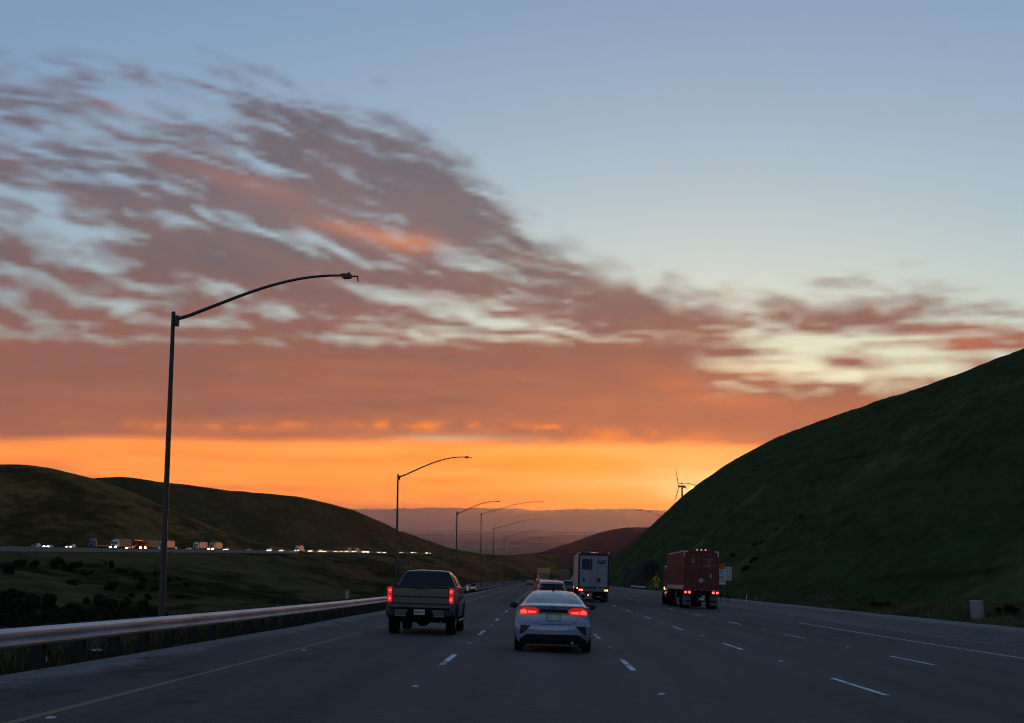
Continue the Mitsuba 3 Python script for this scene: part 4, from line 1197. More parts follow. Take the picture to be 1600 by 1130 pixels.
# ---- the grey pickup in the left lane
def build_pickup():
    t = Thing('pickup_truck', 'dark grey pickup truck with lit red tail lights in the left lane', 'pickup truck', at=road_frame(-3.58, 38.2))
    L = 5.85
    out = [(1.93, 0.46), (1.93, 1.30), (1.97, 1.40), (2.05, 1.62), (2.14, 1.85), (2.24, 1.905), (2.6, 1.925), (3.1, 1.925), (3.5, 1.87), (3.95, 1.58), (4.25, 1.38), (4.45, 1.32), (5.2, 1.27), (5.68, 1.18), (5.82, 1.0), (5.85, 0.7), (5.80, 0.46)]
    out += arch(4.95, 0.42, 0.50, 0.46, 9)

    def half(y, z):
        return np.interp(np.asarray(z, float), [0.45, 0.8, 1.15, 1.36, 1.42, 1.92], [0.98, 1.01, 1.01, 0.985, 0.945, 0.70])

    b = Body(out, half, edge=0.08, flat=0.86, plan=0.0, nose=0.3, length=L, step=0.14, nt=15)
    t.part('cab', b.mesh(), 'graphite_paint', smooth=32)
    t.part('rear_window', b.rear_panel([(-0.84, 1.45), (0.84, 1.45), (0.69, 1.80), (0.64, 1.83), (-0.64, 1.83), (-0.69, 1.80)], 0.03, 0.03, 0.12, ymax=2.3), 'dark_glass', smooth=30)
    for s in (-1, 1):
        for yy in ([(2.36, 1.40), (3.02, 1.40), (3.02, 1.80), (2.5, 1.80)], [(3.12, 1.40), (3.98, 1.40), (3.55, 1.76), (3.12, 1.80)]):
            t.part('side_window', side_panel(yy, half, 0.004, 0.01, s), 'dark_glass', smooth=False)
        side = Polygon([(0.10, 0.60), (0.03, 0.66), (0.03, 1.36), (0.07, 1.405), (1.905, 1.405), (1.905, 0.50), (1.66, 0.50)] + arch(1.15, 0.42, 0.50, 0.50, 11)[1:-1] + [(0.66, 0.55)])
        m = prism(side, 'x', 0.86, 1.0)
        m = m if s > 0 else m.apply_scale([-1, 1, 1])
        m.fix_normals()
        t.part('bed_side', m, 'graphite_paint', smooth=25)
        flare = Polygon(arch(1.15, 0.42, 0.55, 0.46, 13) + arch(1.15, 0.42, 0.47, 0.46, 13)[::-1])
        m = prism(flare, 'x', 0.98, 1.03)
        m = m if s > 0 else m.apply_scale([-1, 1, 1])
        t.part('wheel_arch', m, 'trim', smooth=30)
        x0, x1 = (0.835, 0.985) if s > 0 else (-0.985, -0.835)
        k = t.part('tail_light', cbox(x0, x1, -0.012, 0.2, 0.925, 1.385, 0.03), 'red_lens', smooth=40, emit=(0.05, 0.0015, 0.0015))
        for z0, z1 in ((1.20, 1.35), (0.96, 1.14)):
            cc = prism(Polygon([(s * 0.87, z0), (s * 0.96, z0 + 0.02), (s * 0.96, z1), (s * 0.87, z1)]).buffer(0.015), 'y', -0.022, -0.0125)
            t.part(k + '__lit_element', cc, 'red_lens', smooth=False, emit=(0.26, 0.006, 0.005))
        t.part(k + '__lit_element', cbox(s * 0.90 - 0.03, s * 0.90 + 0.03, -0.028, -0.0225, 1.02, 1.08), 'red_lens', smooth=False, emit=(0.8, 0.08, 0.06))
        t.part(k + '__lit_element', cbox(s * 0.90 - 0.03, s * 0.90 + 0.03, -0.028, -0.0225, 1.255, 1.31), 'red_lens', smooth=False, emit=(0.8, 0.08, 0.06))
        k = t.part('side_mirror', cbox(*sorted((s * 1.09, s * 1.25)), 3.62, 3.72, 1.28, 1.47, 0.035), 'chrome' if s > 0 else 'trim')
        t.part(k + '__arm', cbox(*sorted((s * 0.97, s * 1.10)), 3.64, 3.70, 1.32, 1.38), 'trim', smooth=False)
        t.part('bumper_step', cbox(*sorted((s * 0.74, s * 1.0)), -0.115, 0.06, 0.55, 0.735, 0.03), 'trim', smooth=False)
        t.part('running_board', cbox(*sorted((s * 0.93, s * 1.06)), 1.9, 4.3, 0.36, 0.42, 0.02), 'trim', smooth=False)
        t.part('door_handle', cbox(*sorted((s * 1.0, s * 1.035)), 2.42, 2.62, 1.16, 1.20, 0.01), 'chrome', smooth=False)
    t.part('tailgate', cat(cbox(-0.825, 0.825, 0.0, 0.08, 1.115, 1.375, 0.015), cbox(-0.825, 0.825, 0.012, 0.08, 0.915, 1.105, 0.015), cbox(-0.28, 0.28, -0.012, 0.06, 1.30, 1.345, 0.01)), 'graphite_paint', smooth=30)
    t.part('tailgate_cap', cat(cbox(-0.80, 0.80, -0.02, 0.10, 1.378, 1.42, 0.015), prism([(-0.2, 1.385), (0.2, 1.385), (0.12, 1.34), (-0.12, 1.34)], 'y', -0.022, 0.0)), 'trim', smooth=False)
    t.part('lettering', words_mesh('CHEVROLET', 0.10, 0.0, 1.235, -0.0005, width=1.16), 'dull_grey', smooth=False)
    t.part('bed_lining', cat(cbox(-0.86, 0.86, 0.09, 1.9, 0.80, 0.86), cbox(-0.86, -0.84, 0.09, 1.9, 0.86, 1.39), cbox(0.84, 0.86, 0.09, 1.9, 0.86, 1.39)), 'trim', smooth=False)
    t.part('bumper', cat(cbox(-0.97, 0.97, -0.06, 0.1, 0.775, 0.905, 0.03), prism(Polygon([(-0.73, 0.55), (-0.44, 0.53), (-0.34, 0.745), (-0.73, 0.745)]), 'y', -0.13, 0.05), prism(Polygon([(0.73, 0.55), (0.44, 0.53), (0.34, 0.745), (0.73, 0.745)]), 'y', -0.13, 0.05)),
           'graphite_paint', smooth=30)
    t.part('bumper_recess', cbox(-0.40, 0.40, -0.07, 0.08, 0.53, 0.765, 0.01), 'black', smooth=False)
    t.part('bumper_chrome_strip', cat(cbox(-0.73, -0.40, -0.142, -0.05, 0.538, 0.575, 0.008), cbox(0.40, 0.73, -0.142, -0.05, 0.538, 0.575, 0.008)), 'dull_grey', smooth=False)
    k = t.part('licence_plate', cbox(-0.17, 0.15, -0.085, -0.072, 0.59, 0.745), 'plate_white', smooth=False)
    t.part(k + '__digits', words_mesh('8K42917', 0.06, -0.01, 0.665, -0.086, width=0.26), 'plate_print', smooth=False)
    t.part('hitch', cat(cbox(-0.05, 0.05, -0.12, 0.3, 0.42, 0.52, 0.01), cbox(-0.35, 0.35, 0.1, 0.25, 0.42, 0.52)), 'black', smooth=False)
    t.part('rear_axle', cat(tube([[-0.8, 1.15, 0.40], [-0.2, 1.15, 0.40], [-0.12, 1.15, 0.40], [0.0, 1.15, 0.40], [0.12, 1.15, 0.40], [0.2, 1.15, 0.40], [0.8, 1.15, 0.40]], [0.06, 0.06, 0.15, 0.18, 0.15, 0.06, 0.06], 14), cbox(-0.42, -0.36, 0.2, 2.5, 0.42, 0.50), cbox(0.36, 0.42, 0.2, 2.5, 0.42, 0.50)), 'black')
    t.part('exhaust_pipe', tube([[0.62, 0.05, 0.36], [0.62, 0.8, 0.42]], 0.045, 12), 'dull_grey')
    t.part('underbody', cbox(-0.80, 0.80, 0.12, 5.6, 0.46, 0.62), 'black', smooth=False)
    t.part('tow_mirror_light', cbox(0.965, 0.985, -0.02, 0.02, 0.55, 0.60), 'faded_white', smooth=False)
    add_wheels(t, ((-0.86, 1.15), (0.86, 1.15), (-0.86, 4.95), (0.86, 4.95)), 0.41, 0.285)


build_pickup()


# ---- plainer cars further off, built once per style
STYLE = {
    'sedan': ([(0.1, 0.25), (0.0, 0.5), (0.06, 0.72), (0.10, 1.02), (0.45, 1.08), (1.25, 1.38), (1.9, 1.44), (2.5, 1.40), (3.3, 1.02), (4.2, 0.88), (4.55, 0.65), (4.6, 0.3)], 0.90, 0.56, 1.0, 1.42, 4.6, (1.0, 3.65), 0.33,
              [(-0.60, 1.10), (0.60, 1.10), (0.48, 1.35), (-0.48, 1.35)]),
    'suv': ([(0.1, 0.30), (0.0, 0.55), (0.03, 0.95), (0.12, 1.15), (0.32, 1.58), (0.55, 1.68), (1.5, 1.74), (2.6, 1.70), (3.4, 1.18), (4.3, 1.05), (4.62, 0.8), (4.66, 0.32)], 0.94, 0.66, 1.05, 1.72, 4.66, (0.95, 3.75), 0.37,
            [(-0.72, 1.14), (0.72, 1.14), (0.60, 1.54), (-0.60, 1.54)]),
    'van': ([(0.06, 0.35), (0.0, 0.6), (0.02, 1.2), (0.10, 1.9), (0.3, 2.02), (2.8, 2.02), (3.6, 1.75), (4.2, 1.2), (4.9, 1.0), (5.05, 0.7), (5.05, 0.35)], 0.98, 0.80, 1.1, 2.0, 5.05, (1.0, 4.0), 0.36,
            [(-0.76, 1.25), (0.76, 1.25), (0.70, 1.80), (-0.70, 1.80)]),
}
_style = {}


def style_meshes(style, back):
    """Mesh set of a style; back: lamps and window for a car seen from behind, else from the front."""
    if (style, back) in _style:
        return _style[style, back]
    out, hw, roof, belt, top, L, (ra, fa), r, win = STYLE[style]
    out = list(out) + arch(fa, r, r + 0.05, out[-1][1], 7) + arch(ra, r, r + 0.05, out[-1][1], 7)
    half = lambda y, z: np.interp(np.asarray(z, float), [0.25, 0.6, belt - 0.1, belt, top], [hw - 0.04, hw, hw - 0.01, hw - 0.06, roof])
    b = Body(out, half, edge=0.09, flat=0.78, plan=0.12, nose=0.3, length=L, step=0.25, nt=11)
    parts = [('body', b.mesh(), None, None)]
    glass = []
    zt = top - 0.10
    for s in (-1, 1):
        y0, y1 = (1.0, 3.1) if style == 'sedan' else (0.45, 3.2) if style == 'suv' else (2.5, 3.7)
        y2, y3 = (1.45, 2.6) if style == 'sedan' else (0.60, 2.6) if style == 'suv' else (2.5, 3.4)
        glass.append(side_panel([(y0, belt + 0.03), (y1, belt + 0.03), (y3, zt), (y2, zt)], half, 0.006, 0.02, s))
    parts.append(('side_windows', cat(*glass), 'dark_glass', None))
    parts.append(('rear_window', b.rear_panel(win, 0.012, 0.03, 0.3, ymax=1.5), 'dark_glass', None))
    # windscreen: laid on the front slope
    P = b.P
    i0 = {'sedan': ((2.5, 1.40), (3.3, 1.02)), 'suv': ((2.6, 1.70), (3.4, 1.18)), 'van': ((2.95, 1.97), (4.15, 1.24))}[style]
    (ya, za), (yb, zb_) = i0
    ya, za, yb, zb_ = ya + 0.1 * (yb - ya), za + 0.1 * (zb_ - za), yb - 0.08 * (yb - ya), zb_ - 0.08 * (zb_ - za)
    n = np.array([-(zb_ - za), yb - ya])
    n /= np.linalg.norm(n)
    wa, wb = float(half(0, za)) * 0.86, float(half(0, zb_)) * 0.9
    o = 0.03
    V = [[-wa, ya + n[0] * o, za + n[1] * o], [wa, ya + n[0] * o, za + n[1] * o], [wb, yb + n[0] * o, zb_ + n[1] * o], [-wb, yb + n[0] * o, zb_ + n[1] * o]]
    V += [[x, y - n[0] * 0.12, z - n[1] * 0.12] for x, y, z in V]
    parts.append(('windscreen', trimesh.convex.convex_hull(V), 'dark_glass', None))
    tb = []
    for x in (-hw + 0.12, hw - 0.12):
        for y in (ra, fa):
            tb.append(wheel_meshes(x, y, r, r, 0.21, 1 if x > 0 else -1)[0])
    for w in tb:
        parts.append(('wheel', w, 'rubber', None))
    _style[style, back] = (parts, b, hw, L, belt)
    return _style[style, back]


_cache = {}


def car(name, style, paint, at, label, group=None, back=True, lit=RED_HOT, lamp_size=1.0, category='car'):
    parts, b, hw, L, belt = style_meshes(style, back)
    t = Thing(name, label, category, group, at=at)
    for i, (pn, m, mat, _) in enumerate(parts):
        if m is None:
            continue
        ck = (style, i)
        if ck not in _cache:
            _cache[ck] = mikit.ply(m, 'bsdf_' + (mat or 'white_paintwork'), smooth=35)
        d = dict(_cache[ck])
        if mat is None:
            d['bsdf'] = {'type': 'ref', 'id': 'bsdf_' + paint}
        t.shared(pn, d)
    zl = {'sedan': 0.90, 'suv': 1.02, 'van': 1.0}[style]
    for s in (-1, 1):
        if back:
            ck = (style, 'tail', s, lit)
            if ck not in _cache:
                q = [(0.60, zl - 0.06), (hw - 0.10, zl - 0.06), (hw - 0.10, zl + 0.08), (0.66, zl + 0.08)] if style == 'sedan' else [(hw - 0.24, zl - 0.16), (hw - 0.09, zl - 0.16), (hw - 0.09, zl + 0.16), (hw - 0.24, zl + 0.16)]
                m = b.rear_panel(q if s > 0 else mirror_x(q), 0.014, 0.03, 0.3)
                if m.volume < 0:
                    m.invert()
                _cache[ck] = mikit.ply(m, 'bsdf_red_lens', smooth=35, emitter={'type': 'area', 'radiance': rgb(*lit)})
            t.shared('tail_light', _cache[ck])
        elif lit is not None:
            ck = (style, 'head', s, lit, lamp_size)
            if ck not in _cache:
                m = trimesh.creation.icosphere(subdivisions=1, radius=1).apply_scale([0.15 * lamp_size, 0.08, 0.12 * lamp_size]).apply_translation([s * (hw - 0.25), L - 0.09, 0.74])
                _cache[ck] = mikit.ply(m, 'bsdf_chrome', smooth=35, emitter={'type': 'area', 'radiance': rgb(*lit)})
            t.shared('headlight', _cache[ck])
    return t


AHEAD = 'vehicles ahead on our side'
car('tan_suv', 'suv', 'tan_paint', road_frame(0.56, 71.0), 'tan sport utility vehicle right in front of the silver sedan', back=True, lit=(0.8, 0.03, 0.02))
car('white_van', 'suv', 'white_paintwork', road_frame(0.45, 146), 'white sport utility vehicle ahead of the tan one in the centre lane', back=True, lit=(0.7, 0.03, 0.02))
car('dark_car', 'sedan', 'maroon_paint', road_frame(2.75, 196), 'small dark car whose roof shows just above the tan sport utility vehicle', back=True, lit=(0.5, 0.02, 0.015))
car('red_lit_car', 'suv', 'maroon_paint', road_frame(3.55, 172), 'dark car with a bright red brake light left of the white trailer', back=True, lit=(3.2, 0.35, 0.2))
car('lone_car', 'sedan', 'maroon_paint', road_frame(-3.05, 336), 'small far car with a pale roof, alone in the left lane', back=True, lit=(0.35, 0.01, 0.01))


# ---- trucks ahead
def truck_wheels(t, ys, r=0.51, dual=True, parts='wheel'):
    for y in ys:
        for s in (-1, 1):
            m = lathe_x([(r * 0.5, -0.28), (r * 0.92, -0.28), (r, -0.22), (r, -0.03), (r * 0.9, -0.01), (r * 0.9, 0.01), (r, 0.03), (r, 0.22), (r * 0.92, 0.28), (r * 0.5, 0.28), (r * 0.45, 0.1), (0.0, 0.1), (0.0, -0.28)], 24)
            t.part(parts, moved(m, s * 0.98, y, r), 'rubber', smooth=40)


def lamp_box(t, name, x, y, z, w, h, emit, bsdf='red_lens'):
    return t.part(name, cbox(x - w / 2, x + w / 2, y - 0.02, y + 0.03, z - h / 2, z + h / 2, 0.01), bsdf, smooth=False, emit=emit)


def tractor(t, y0, cab_bsdf, hood=True):
    """A road tractor ahead of a trailer whose front wall is at y0."""
    f = y0 + 0.9
    t.part('tractor_cab', cat(cbox(-1.22, 1.22, f, f + 2.3, 1.1, 3.2, 0.12), prism([(f + 0.1, 3.18), (f + 2.0, 3.18), (f + 0.5, 3.95), (f + 0.1, 3.95)], 'x', -1.05, 1.05), cbox(-0.95, 0.95, f + 2.25, f + 4.0, 0.9, 2.05, 0.2)), cab_bsdf, smooth=30)
    t.part('tractor_frame', cbox(-0.5, 0.5, y0 - 2.2, f + 3.7, 0.65, 1.05), 'black', smooth=False)
    for s in (-1, 1):
        k = t.part('side_mirror', cbox(*sorted((s * 1.38, s * 1.58)), f + 2.0, f + 2.12, 2.0, 2.75, 0.03), 'trim', smooth=False)
        t.part(k + '__arm', cbox(*sorted((s * 1.2, s * 1.40)), f + 2.04, f + 2.08, 2.6, 2.65), 'trim', smooth=False)
        t.part('fuel_tank', tube([[s * 0.95, f - 0.2, 0.85], [s * 0.95, f + 1.4, 0.85]], 0.32, 14), 'chrome')
    truck_wheels(t, (y0 - 1.9, y0 - 0.6, f + 3.0))


def build_white_trailer():
    at = road_frame(4.35, 108.8)
    t = Thing('white_semi_trailer', 'white box trailer with dark frame and blue square panel, right of the silver sedan', 'semi truck', at=at)
    W, H0, H1, L = 1.30, 1.22, 4.12, 16.0
    t.part('box_body', cbox(-W + 0.01, W - 0.01, 0.06, L, H0, H1 - 0.01, 0.03), 'trailer_side', smooth=False)
    t.part('rear_frame', cat(cbox(-W, -W + 0.13, -0.02, 0.12, H0 - 0.1, H1, 0.015), cbox(W - 0.13, W, -0.02, 0.12, H0 - 0.1, H1, 0.015), cbox(-W + 0.13, W - 0.13, -0.018, 0.12, H1 - 0.26, H1 - 0.002, 0.015), cbox(-W + 0.13, W - 0.13, -0.018, 0.12, H0 - 0.1, H0 + 0.05, 0.015)), 'trim', smooth=False)
    for s in (-1, 1):
        d = t.part('rear_door', cbox(*sorted((s * 0.006, s * 1.165)), 0.0, 0.07, H0 + 0.055, H1 - 0.265, 0.012), 'trailer_white', smooth=False)
        t.part(d + '__lock_rod', tube([[s * 0.30, -0.02, H0 + 0.07], [s * 0.30, -0.02, H1 - 0.28]], 0.018, 8), 'dull_grey')
        for q in range(4):
            t.part(d + '__hinge', cbox(*sorted((s * 1.09, s * 1.165)), -0.012, 0.0, H0 + 0.3 + 0.7 * q, H0 + 0.40 + 0.7 * q), 'dull_grey', smooth=False)
    t.part('blue_panel', plate(-1.0, -0.12, 2.66, 3.56, -0.008, -0.002, 0.02), 'sticker_blue', smooth=False)
    t.part('blue_emblem', cat(prism(Polygon([(0.22, 3.48), (1.02, 3.52), (0.98, 3.32), (0.72, 3.16), (0.5, 3.15), (0.26, 3.3)]).difference(Polygon([(0.34, 3.42), (0.9, 3.45), (0.86, 3.39), (0.34, 3.36)])), 'y', -0.006, -0.001)), 'sticker_blue', smooth=False)
    t.part('dark_sticker', prism([(-0.95, 1.66), (-0.72, 1.70), (-0.74, 1.96), (-0.92, 1.98)], 'y', -0.006, -0.001), 'sticker_blue', smooth=False)
    t.part('red_placard', plate(0.22, 0.58, 1.66, 2.02, -0.008, -0.001, 0.02), 'sticker_red', smooth=False)
    t.part('grey_streak', prism([(0.78, 1.92), (1.10, 1.72), (1.12, 1.66), (0.80, 1.86)], 'y', -0.004, -0.001), 'dull_grey', smooth=False)
    for x in (-1.22, -0.22, 0.0, 0.22, 1.22):
        lamp_box(t, 'marker_light', x, -0.03, H1 - 0.02 + (0.0 if abs(x) > 1 else 0.02), 0.10, 0.07, (0.45, 0.10, 0.06) if x else (0.9, 0.38, 0.2))
    for s in (-1, 1):
        lamp_box(t, 'tail_light', s * 1.06, -0.05, 1.00, 0.34, 0.20, (0.55, 0.012, 0.008))
        lamp_box(t, 'tail_light', s * 1.06 + 0.08, -0.075, 1.01, 0.12, 0.12, (3.2, 0.55, 0.35))
        lamp_box(t, 'tail_light', s * 1.06 - 0.09, -0.075, 1.01, 0.12, 0.12, (2.4, 0.35, 0.2))
        t.part('mud_flap', cbox(*sorted((s * 0.70, s * 1.28)), 1.35, 1.37, 0.22, 0.98), 'trim', smooth=False)
    t.part('rear_sill', cbox(-W, W, -0.03, 0.3, 0.88, H0 - 0.1, 0.02), 'dull_grey', smooth=False)
    for x0 in (-0.95, -0.30, 0.26, 0.62):
        t.part('reflective_strip', cbox(x0, x0 + 0.22, -0.026, -0.021, H0 - 0.07, H0 - 0.01), 'reflector' if x0 > 0 else 'sticker_red', smooth=False)
    t.part('licence_plate', cbox(-1.08, -0.80, -0.05, -0.03, 0.64, 0.80), 'plate_white', smooth=False)
    lamp_box(t, 'brake_light', -0.42, -0.02, 0.60, 0.12, 0.14, (1.6, 0.25, 0.15))
    t.part('under_guard', cat(cbox(-1.15, 1.15, -0.02, 0.1, 0.42, 0.54, 0.01), cbox(-0.62, -0.52, 0.0, 0.1, 0.5, 0.95), cbox(0.52, 0.62, 0.0, 0.1, 0.5, 0.95)), 'black', smooth=False)
    for x0 in (-0.65, 0.25):
        t.part('guard_stripe', cbox(x0, x0 + 0.42, -0.027, -0.022, 0.44, 0.50), 'faded_white', smooth=False)
    lamp_box(t, 'side_marker', -1.33, 1.2, 1.12, 0.05, 0.12, (2.2, 1.2, 0.12), 'sign_yellow')
    t.part('trailer_frame', cat(cbox(-0.55, -0.43, 0.3, L - 1, 0.85, 1.2), cbox(0.43, 0.55, 0.3, L - 1, 0.85, 1.2), cbox(-1.2, 1.2, 0.1, L, 1.12, 1.215)), 'black', smooth=False)
    truck_wheels(t, (2.2, 3.5))
    tractor(t, L, 'white_paintwork')


build_white_trailer()


def build_red_truck():
    at = road_frame(11.5, 93.8)
    t = Thing('red_container_truck', 'dark red container truck in the right lane with pale corner reflectors and white lettering', 'semi truck', at=at)
    W, H0, H1, L = 1.27, 1.42, 4.15, 12.2
    # corrugated side walls
    def wall(s):
        n = 44
        pts = []
        for i in range(n):
            y = 0.25 + (L - 0.5) * i / n
            w = (L - 0.5) / n
            pts += [(s * W, y), (s * W, y + 0.35 * w), (s * (W - 0.036), y + 0.5 * w), (s * (W - 0.036), y + 0.85 * w)]
        pts += [(s * W, L - 0.25), (s * (W - 0.08), L - 0.25), (s * (W - 0.08), 0.25)]
        return prism(Polygon(pts), 'z', H0 + 0.14, H1 - 0.10)
    for s in (-1, 1):
        t.part('side_wall', wall(s), 'red_container', smooth=False)
        t.part('top_rail', cbox(*sorted((s * (W + 0.005), s * (W - 0.09))), 0.2, L - 0.2, H1 - 0.12, H1 - 0.0, 0.015), 'pale_cream', smooth=False)
        t.part('bottom_rail', cbox(*sorted((s * (W + 0.012), s * (W - 0.09))), 0.2, L - 0.2, H0 - 0.06, H0 + 0.24, 0.015), 'pale_cream', smooth=False)
    t.part('container_shell', cat(cbox(-W + 0.07, W - 0.07, 0.1, L - 0.05, H1 - 0.06, H1 - 0.03), cbox(-W + 0.07, W - 0.07, L - 0.12, L - 0.02, H0, H1 - 0.04), cbox(-W + 0.05, W - 0.05, 0.15, L - 0.1, H0 - 0.1, H0 + 0.02)), 'red_container', smooth=False)
    posts = [cbox(*sorted((s * (W + 0.006), s * (W - 0.16))), y0, y1, H0 - 0.12, H1 + 0.01, 0.015) for s in (-1, 1) for y0, y1 in ((0.0, 0.2), (L - 0.2, L))]
    t.part('corner_posts', cat(*posts), 'red_container', smooth=False)
    t.part('rear_header', cbox(-W + 0.16, W - 0.16, 0.005, 0.14, H1 - 0.12, H1, 0.012), 'red_container', smooth=False)
    t.part('rear_sill', cbox(-W + 0.16, W - 0.16, 0.005, 0.14, H0 - 0.12, H0 + 0.05, 0.012), 'red_container', smooth=False)
    for s in (-1, 1):
        d = t.part('rear_door', cbox(*sorted((s * 0.008, s * (W - 0.165))), 0.03, 0.09, H0 + 0.055, H1 - 0.125, 0.012), 'red_container', smooth=False)
        for xr_ in (0.30, 0.78):
            t.part(d + '__lock_rod', tube([[s * xr_, 0.01, H0 + 0.0], [s * xr_, 0.01, H1 - 0.06]], 0.02, 8), 'red_container')
            t.part(d + '__handle', cbox(*sorted((s * xr_, s * (xr_ + 0.34))), -0.012, 0.012, H0 + 0.85, H0 + 0.89), 'red_container', smooth=False)
        for q in range(4):
            t.part(d + '__hinge', cbox(*sorted((s * 1.0, s * 1.12)), 0.005, 0.03, H0 + 0.25 + 0.68 * q, H0 + 0.37 + 0.68 * q), 'red_container', smooth=False)
        t.part('corner_reflector', cat(cbox(*sorted((s * 0.98, s * 1.26)), -0.008, 0.0, H1 - 0.11, H1 - 0.03), cbox(*sorted((s * 1.18, s * 1.26)), -0.008, 0.0, H1 - 0.42, H1 - 0.11)), 'reflector', smooth=False)
    lines = [('TEXU 482951', 0.075, 3.52), ('45G1', 0.075, 3.33), ('MAX GROSS', 0.06, 3.14), ('TARE 3.9 T', 0.06, 3.02)]
    t.part('rear_lettering', cat(*[words_mesh(a, h, 0.55, z, 0.028, width=0.72 if i != 1 else 0.3) for i, (a, h, z) in enumerate(lines)]), 'faded_white', smooth=False)
    t.part('grey_label', plate(-0.72, -0.50, 3.25, 3.62, 0.02, 0.028, 0.02), 'dull_grey', smooth=False)
    t.part('white_label', plate(0.62, 0.76, 2.22, 2.52, 0.02, 0.028, 0.02), 'faded_white', smooth=False)
    t.part('diamond_placard', prism(Polygon([(-0.20, 2.02), (0.0, 1.82), (0.20, 2.02), (0.0, 2.22)]), 'y', 0.012, 0.028), 'faded_white', smooth=False)
    # tall lettering along the left wall, read from the side
    sl = []
    for wtxt, yy in (('SUD', 8.4), ('HAMBURG', 2.4)):
        m = meshkit.text_mesh(wtxt, 0.95 if wtxt == 'SUD' else 0.72, 0.006, True)
        a, b = m.bounds
        m.apply_scale([(3.0 if wtxt == 'SUD' else 5.6) / (b[0] - a[0]), 1, 1])
        # text x runs towards the rear so that it reads from the left side
        m.apply_transform([[0, 0, -1, -W - 0.001], [-1, 0, 0, yy + (3.0 if wtxt == 'SUD' else 5.6)], [0, 1, 0, 2.35], [0, 0, 0, 1]])
        m.fix_normals()
        sl.append(m)
    t.part('side_lettering', cat(*sl), 'worn_lettering', smooth=False)
    for x in (-0.30, 0.0, 0.30):
        lamp_box(t, 'marker_light', x, 0.0, H1 + 0.06, 0.10, 0.07, (0.42, 0.20, 0.13))
    for x, e in ((-1.13, 1.0), (-0.85, 1.0), (0.86, 1.1), (1.15, 1.2)):
        lamp_box(t, 'tail_light', x, -0.02, 1.17, 0.14, 0.14, (1.0 * e, 0.14 * e, 0.13 * e))
        lamp_box(t, 'tail_light_housing', x, 0.01, 1.17, 0.22, 0.22, (0.15, 0.004, 0.003))
    for i in range(5):
        t.part('reflective_strip', cbox(-0.98 + 0.45 * i, -0.80 + 0.45 * i, -0.004, 0.003, H0 - 0.10, H0 - 0.05), 'faded_white', smooth=False)
    t.part('chassis', cat(cbox(-0.55, -0.42, 0.1, L + 0.5, 0.95, H0 - 0.12), cbox(0.42, 0.55, 0.1, L + 0.5, 0.95, H0 - 0.12), cbox(-1.2, 1.2, 0.02, 0.2, 1.05, H0 - 0.12, 0.01)), 'black', smooth=False)
    t.part('under_guard', cat(cbox(-1.1, 1.1, 0.0, 0.1, 0.50, 0.60), cbox(-0.4, -0.3, 0.02, 0.12, 0.55, 1.05), cbox(0.3, 0.4, 0.02, 0.12, 0.55, 1.05)), 'black', smooth=False)
    for s in (-1, 1):
        t.part('mud_flap', cbox(*sorted((s * 0.66, s * 1.27)), 0.62, 0.64, 0.25, 1.0), 'mudflap', smooth=False)
        t.part('landing_leg', cbox(*sorted((s * 0.80, s * 0.92)), L - 3.0, L - 2.88, 0.35, 1.3), 'dull_grey', smooth=False)
    t.part('licence_plate', cbox(-0.14, 0.20, -0.02, 0.0, 0.62, 0.80), 'plate_white', smooth=False)
    lamp_box(t, 'side_marker', -1.36, L + 1.4, 1.35, 0.08, 0.2, (2.6, 0.9, 0.55))
    truck_wheels(t, (1.3, 2.55))
    tractor(t, L + 0.1, 'maroon_paint')
    t.part('turn_signal', cbox(-1.27, -1.24, L + 1.2, L + 1.35, 1.2, 1.35), 'red_lens', smooth=False, emit=(1.0, 0.1, 0.05))


build_red_truck()


def far_truck(name, at, label, box_bsdf, W, H0, H1, L, header=None, cab='trim', lights=RED):
    t = Thing(name, label, 'semi truck', at=at)
    t.part('box_body', cbox(-W, W, 0.05, L, H0, H1, 0.06), box_bsdf, smooth=False)
    for s in (-1, 1):
        t.part('rear_door', cbox(*sorted((s * 0.01, s * (W - 0.12))), 0.0, 0.05, H0 + 0.08, (H1 - 0.2) if not header else H1 - 1.35), box_bsdf, smooth=False)
        lamp_box(t, 'tail_light', s * (W - 0.22), -0.02, H0 - 0.12, 0.22, 0.16, lights)
        t.part('mud_flap', cbox(*sorted((s * 0.66, s * 1.2)), 0.7, 0.72, 0.25, 0.95), 'trim', smooth=False)
    t.part('rear_sill', cbox(-W, W, 0.0, 0.2, H0 - 0.25, H0, 0.02), 'black', smooth=False)
    t.part('chassis', cbox(-0.55, 0.55, 0.2, L + 0.4, 0.8, H0 - 0.05), 'black', smooth=False)
    truck_wheels(t, (1.3, 2.6))
    tractor(t, L + 0.1, cab)
    return t


t = far_truck('orange_topped_truck', road_frame(0.42, 257), 'far truck with an orange upper panel and small marker lights above the vehicles ahead', 'dull_grey', 1.27, 1.25, 4.1, 13.0, header=True)
t.part('upper_panel', cbox(-1.2, 1.22, -0.04, 0.05, 2.95, 3.95, 0.03), 'amber_panel', smooth=False)
for (x, z) in ((-1.22, 2.6), (-1.0, 2.05), (-1.28, 1.75), (-0.72, 1.75)):
    lamp_box(t, 'marker_light', x, -0.03, z, 0.16, 0.14, (0.55, 0.22, 0.20))
t = far_truck('dark_box_truck', road_frame(5.4, 296), 'far dark truck with pale rounded top edge, left of the white trailer', 'maroon_paint', 1.27, 1.2, 3.95, 12.0, lights=(1.0, 0.05, 0.03))
t.part('top_fairing', cat(cbox(-1.1, 1.1, -0.03, 0.4, 3.9, 4.05, 0.05), cbox(-1.3, -1.05, -0.03, 0.4, 3.45, 3.85, 0.05)), 'faded_white', smooth=False)
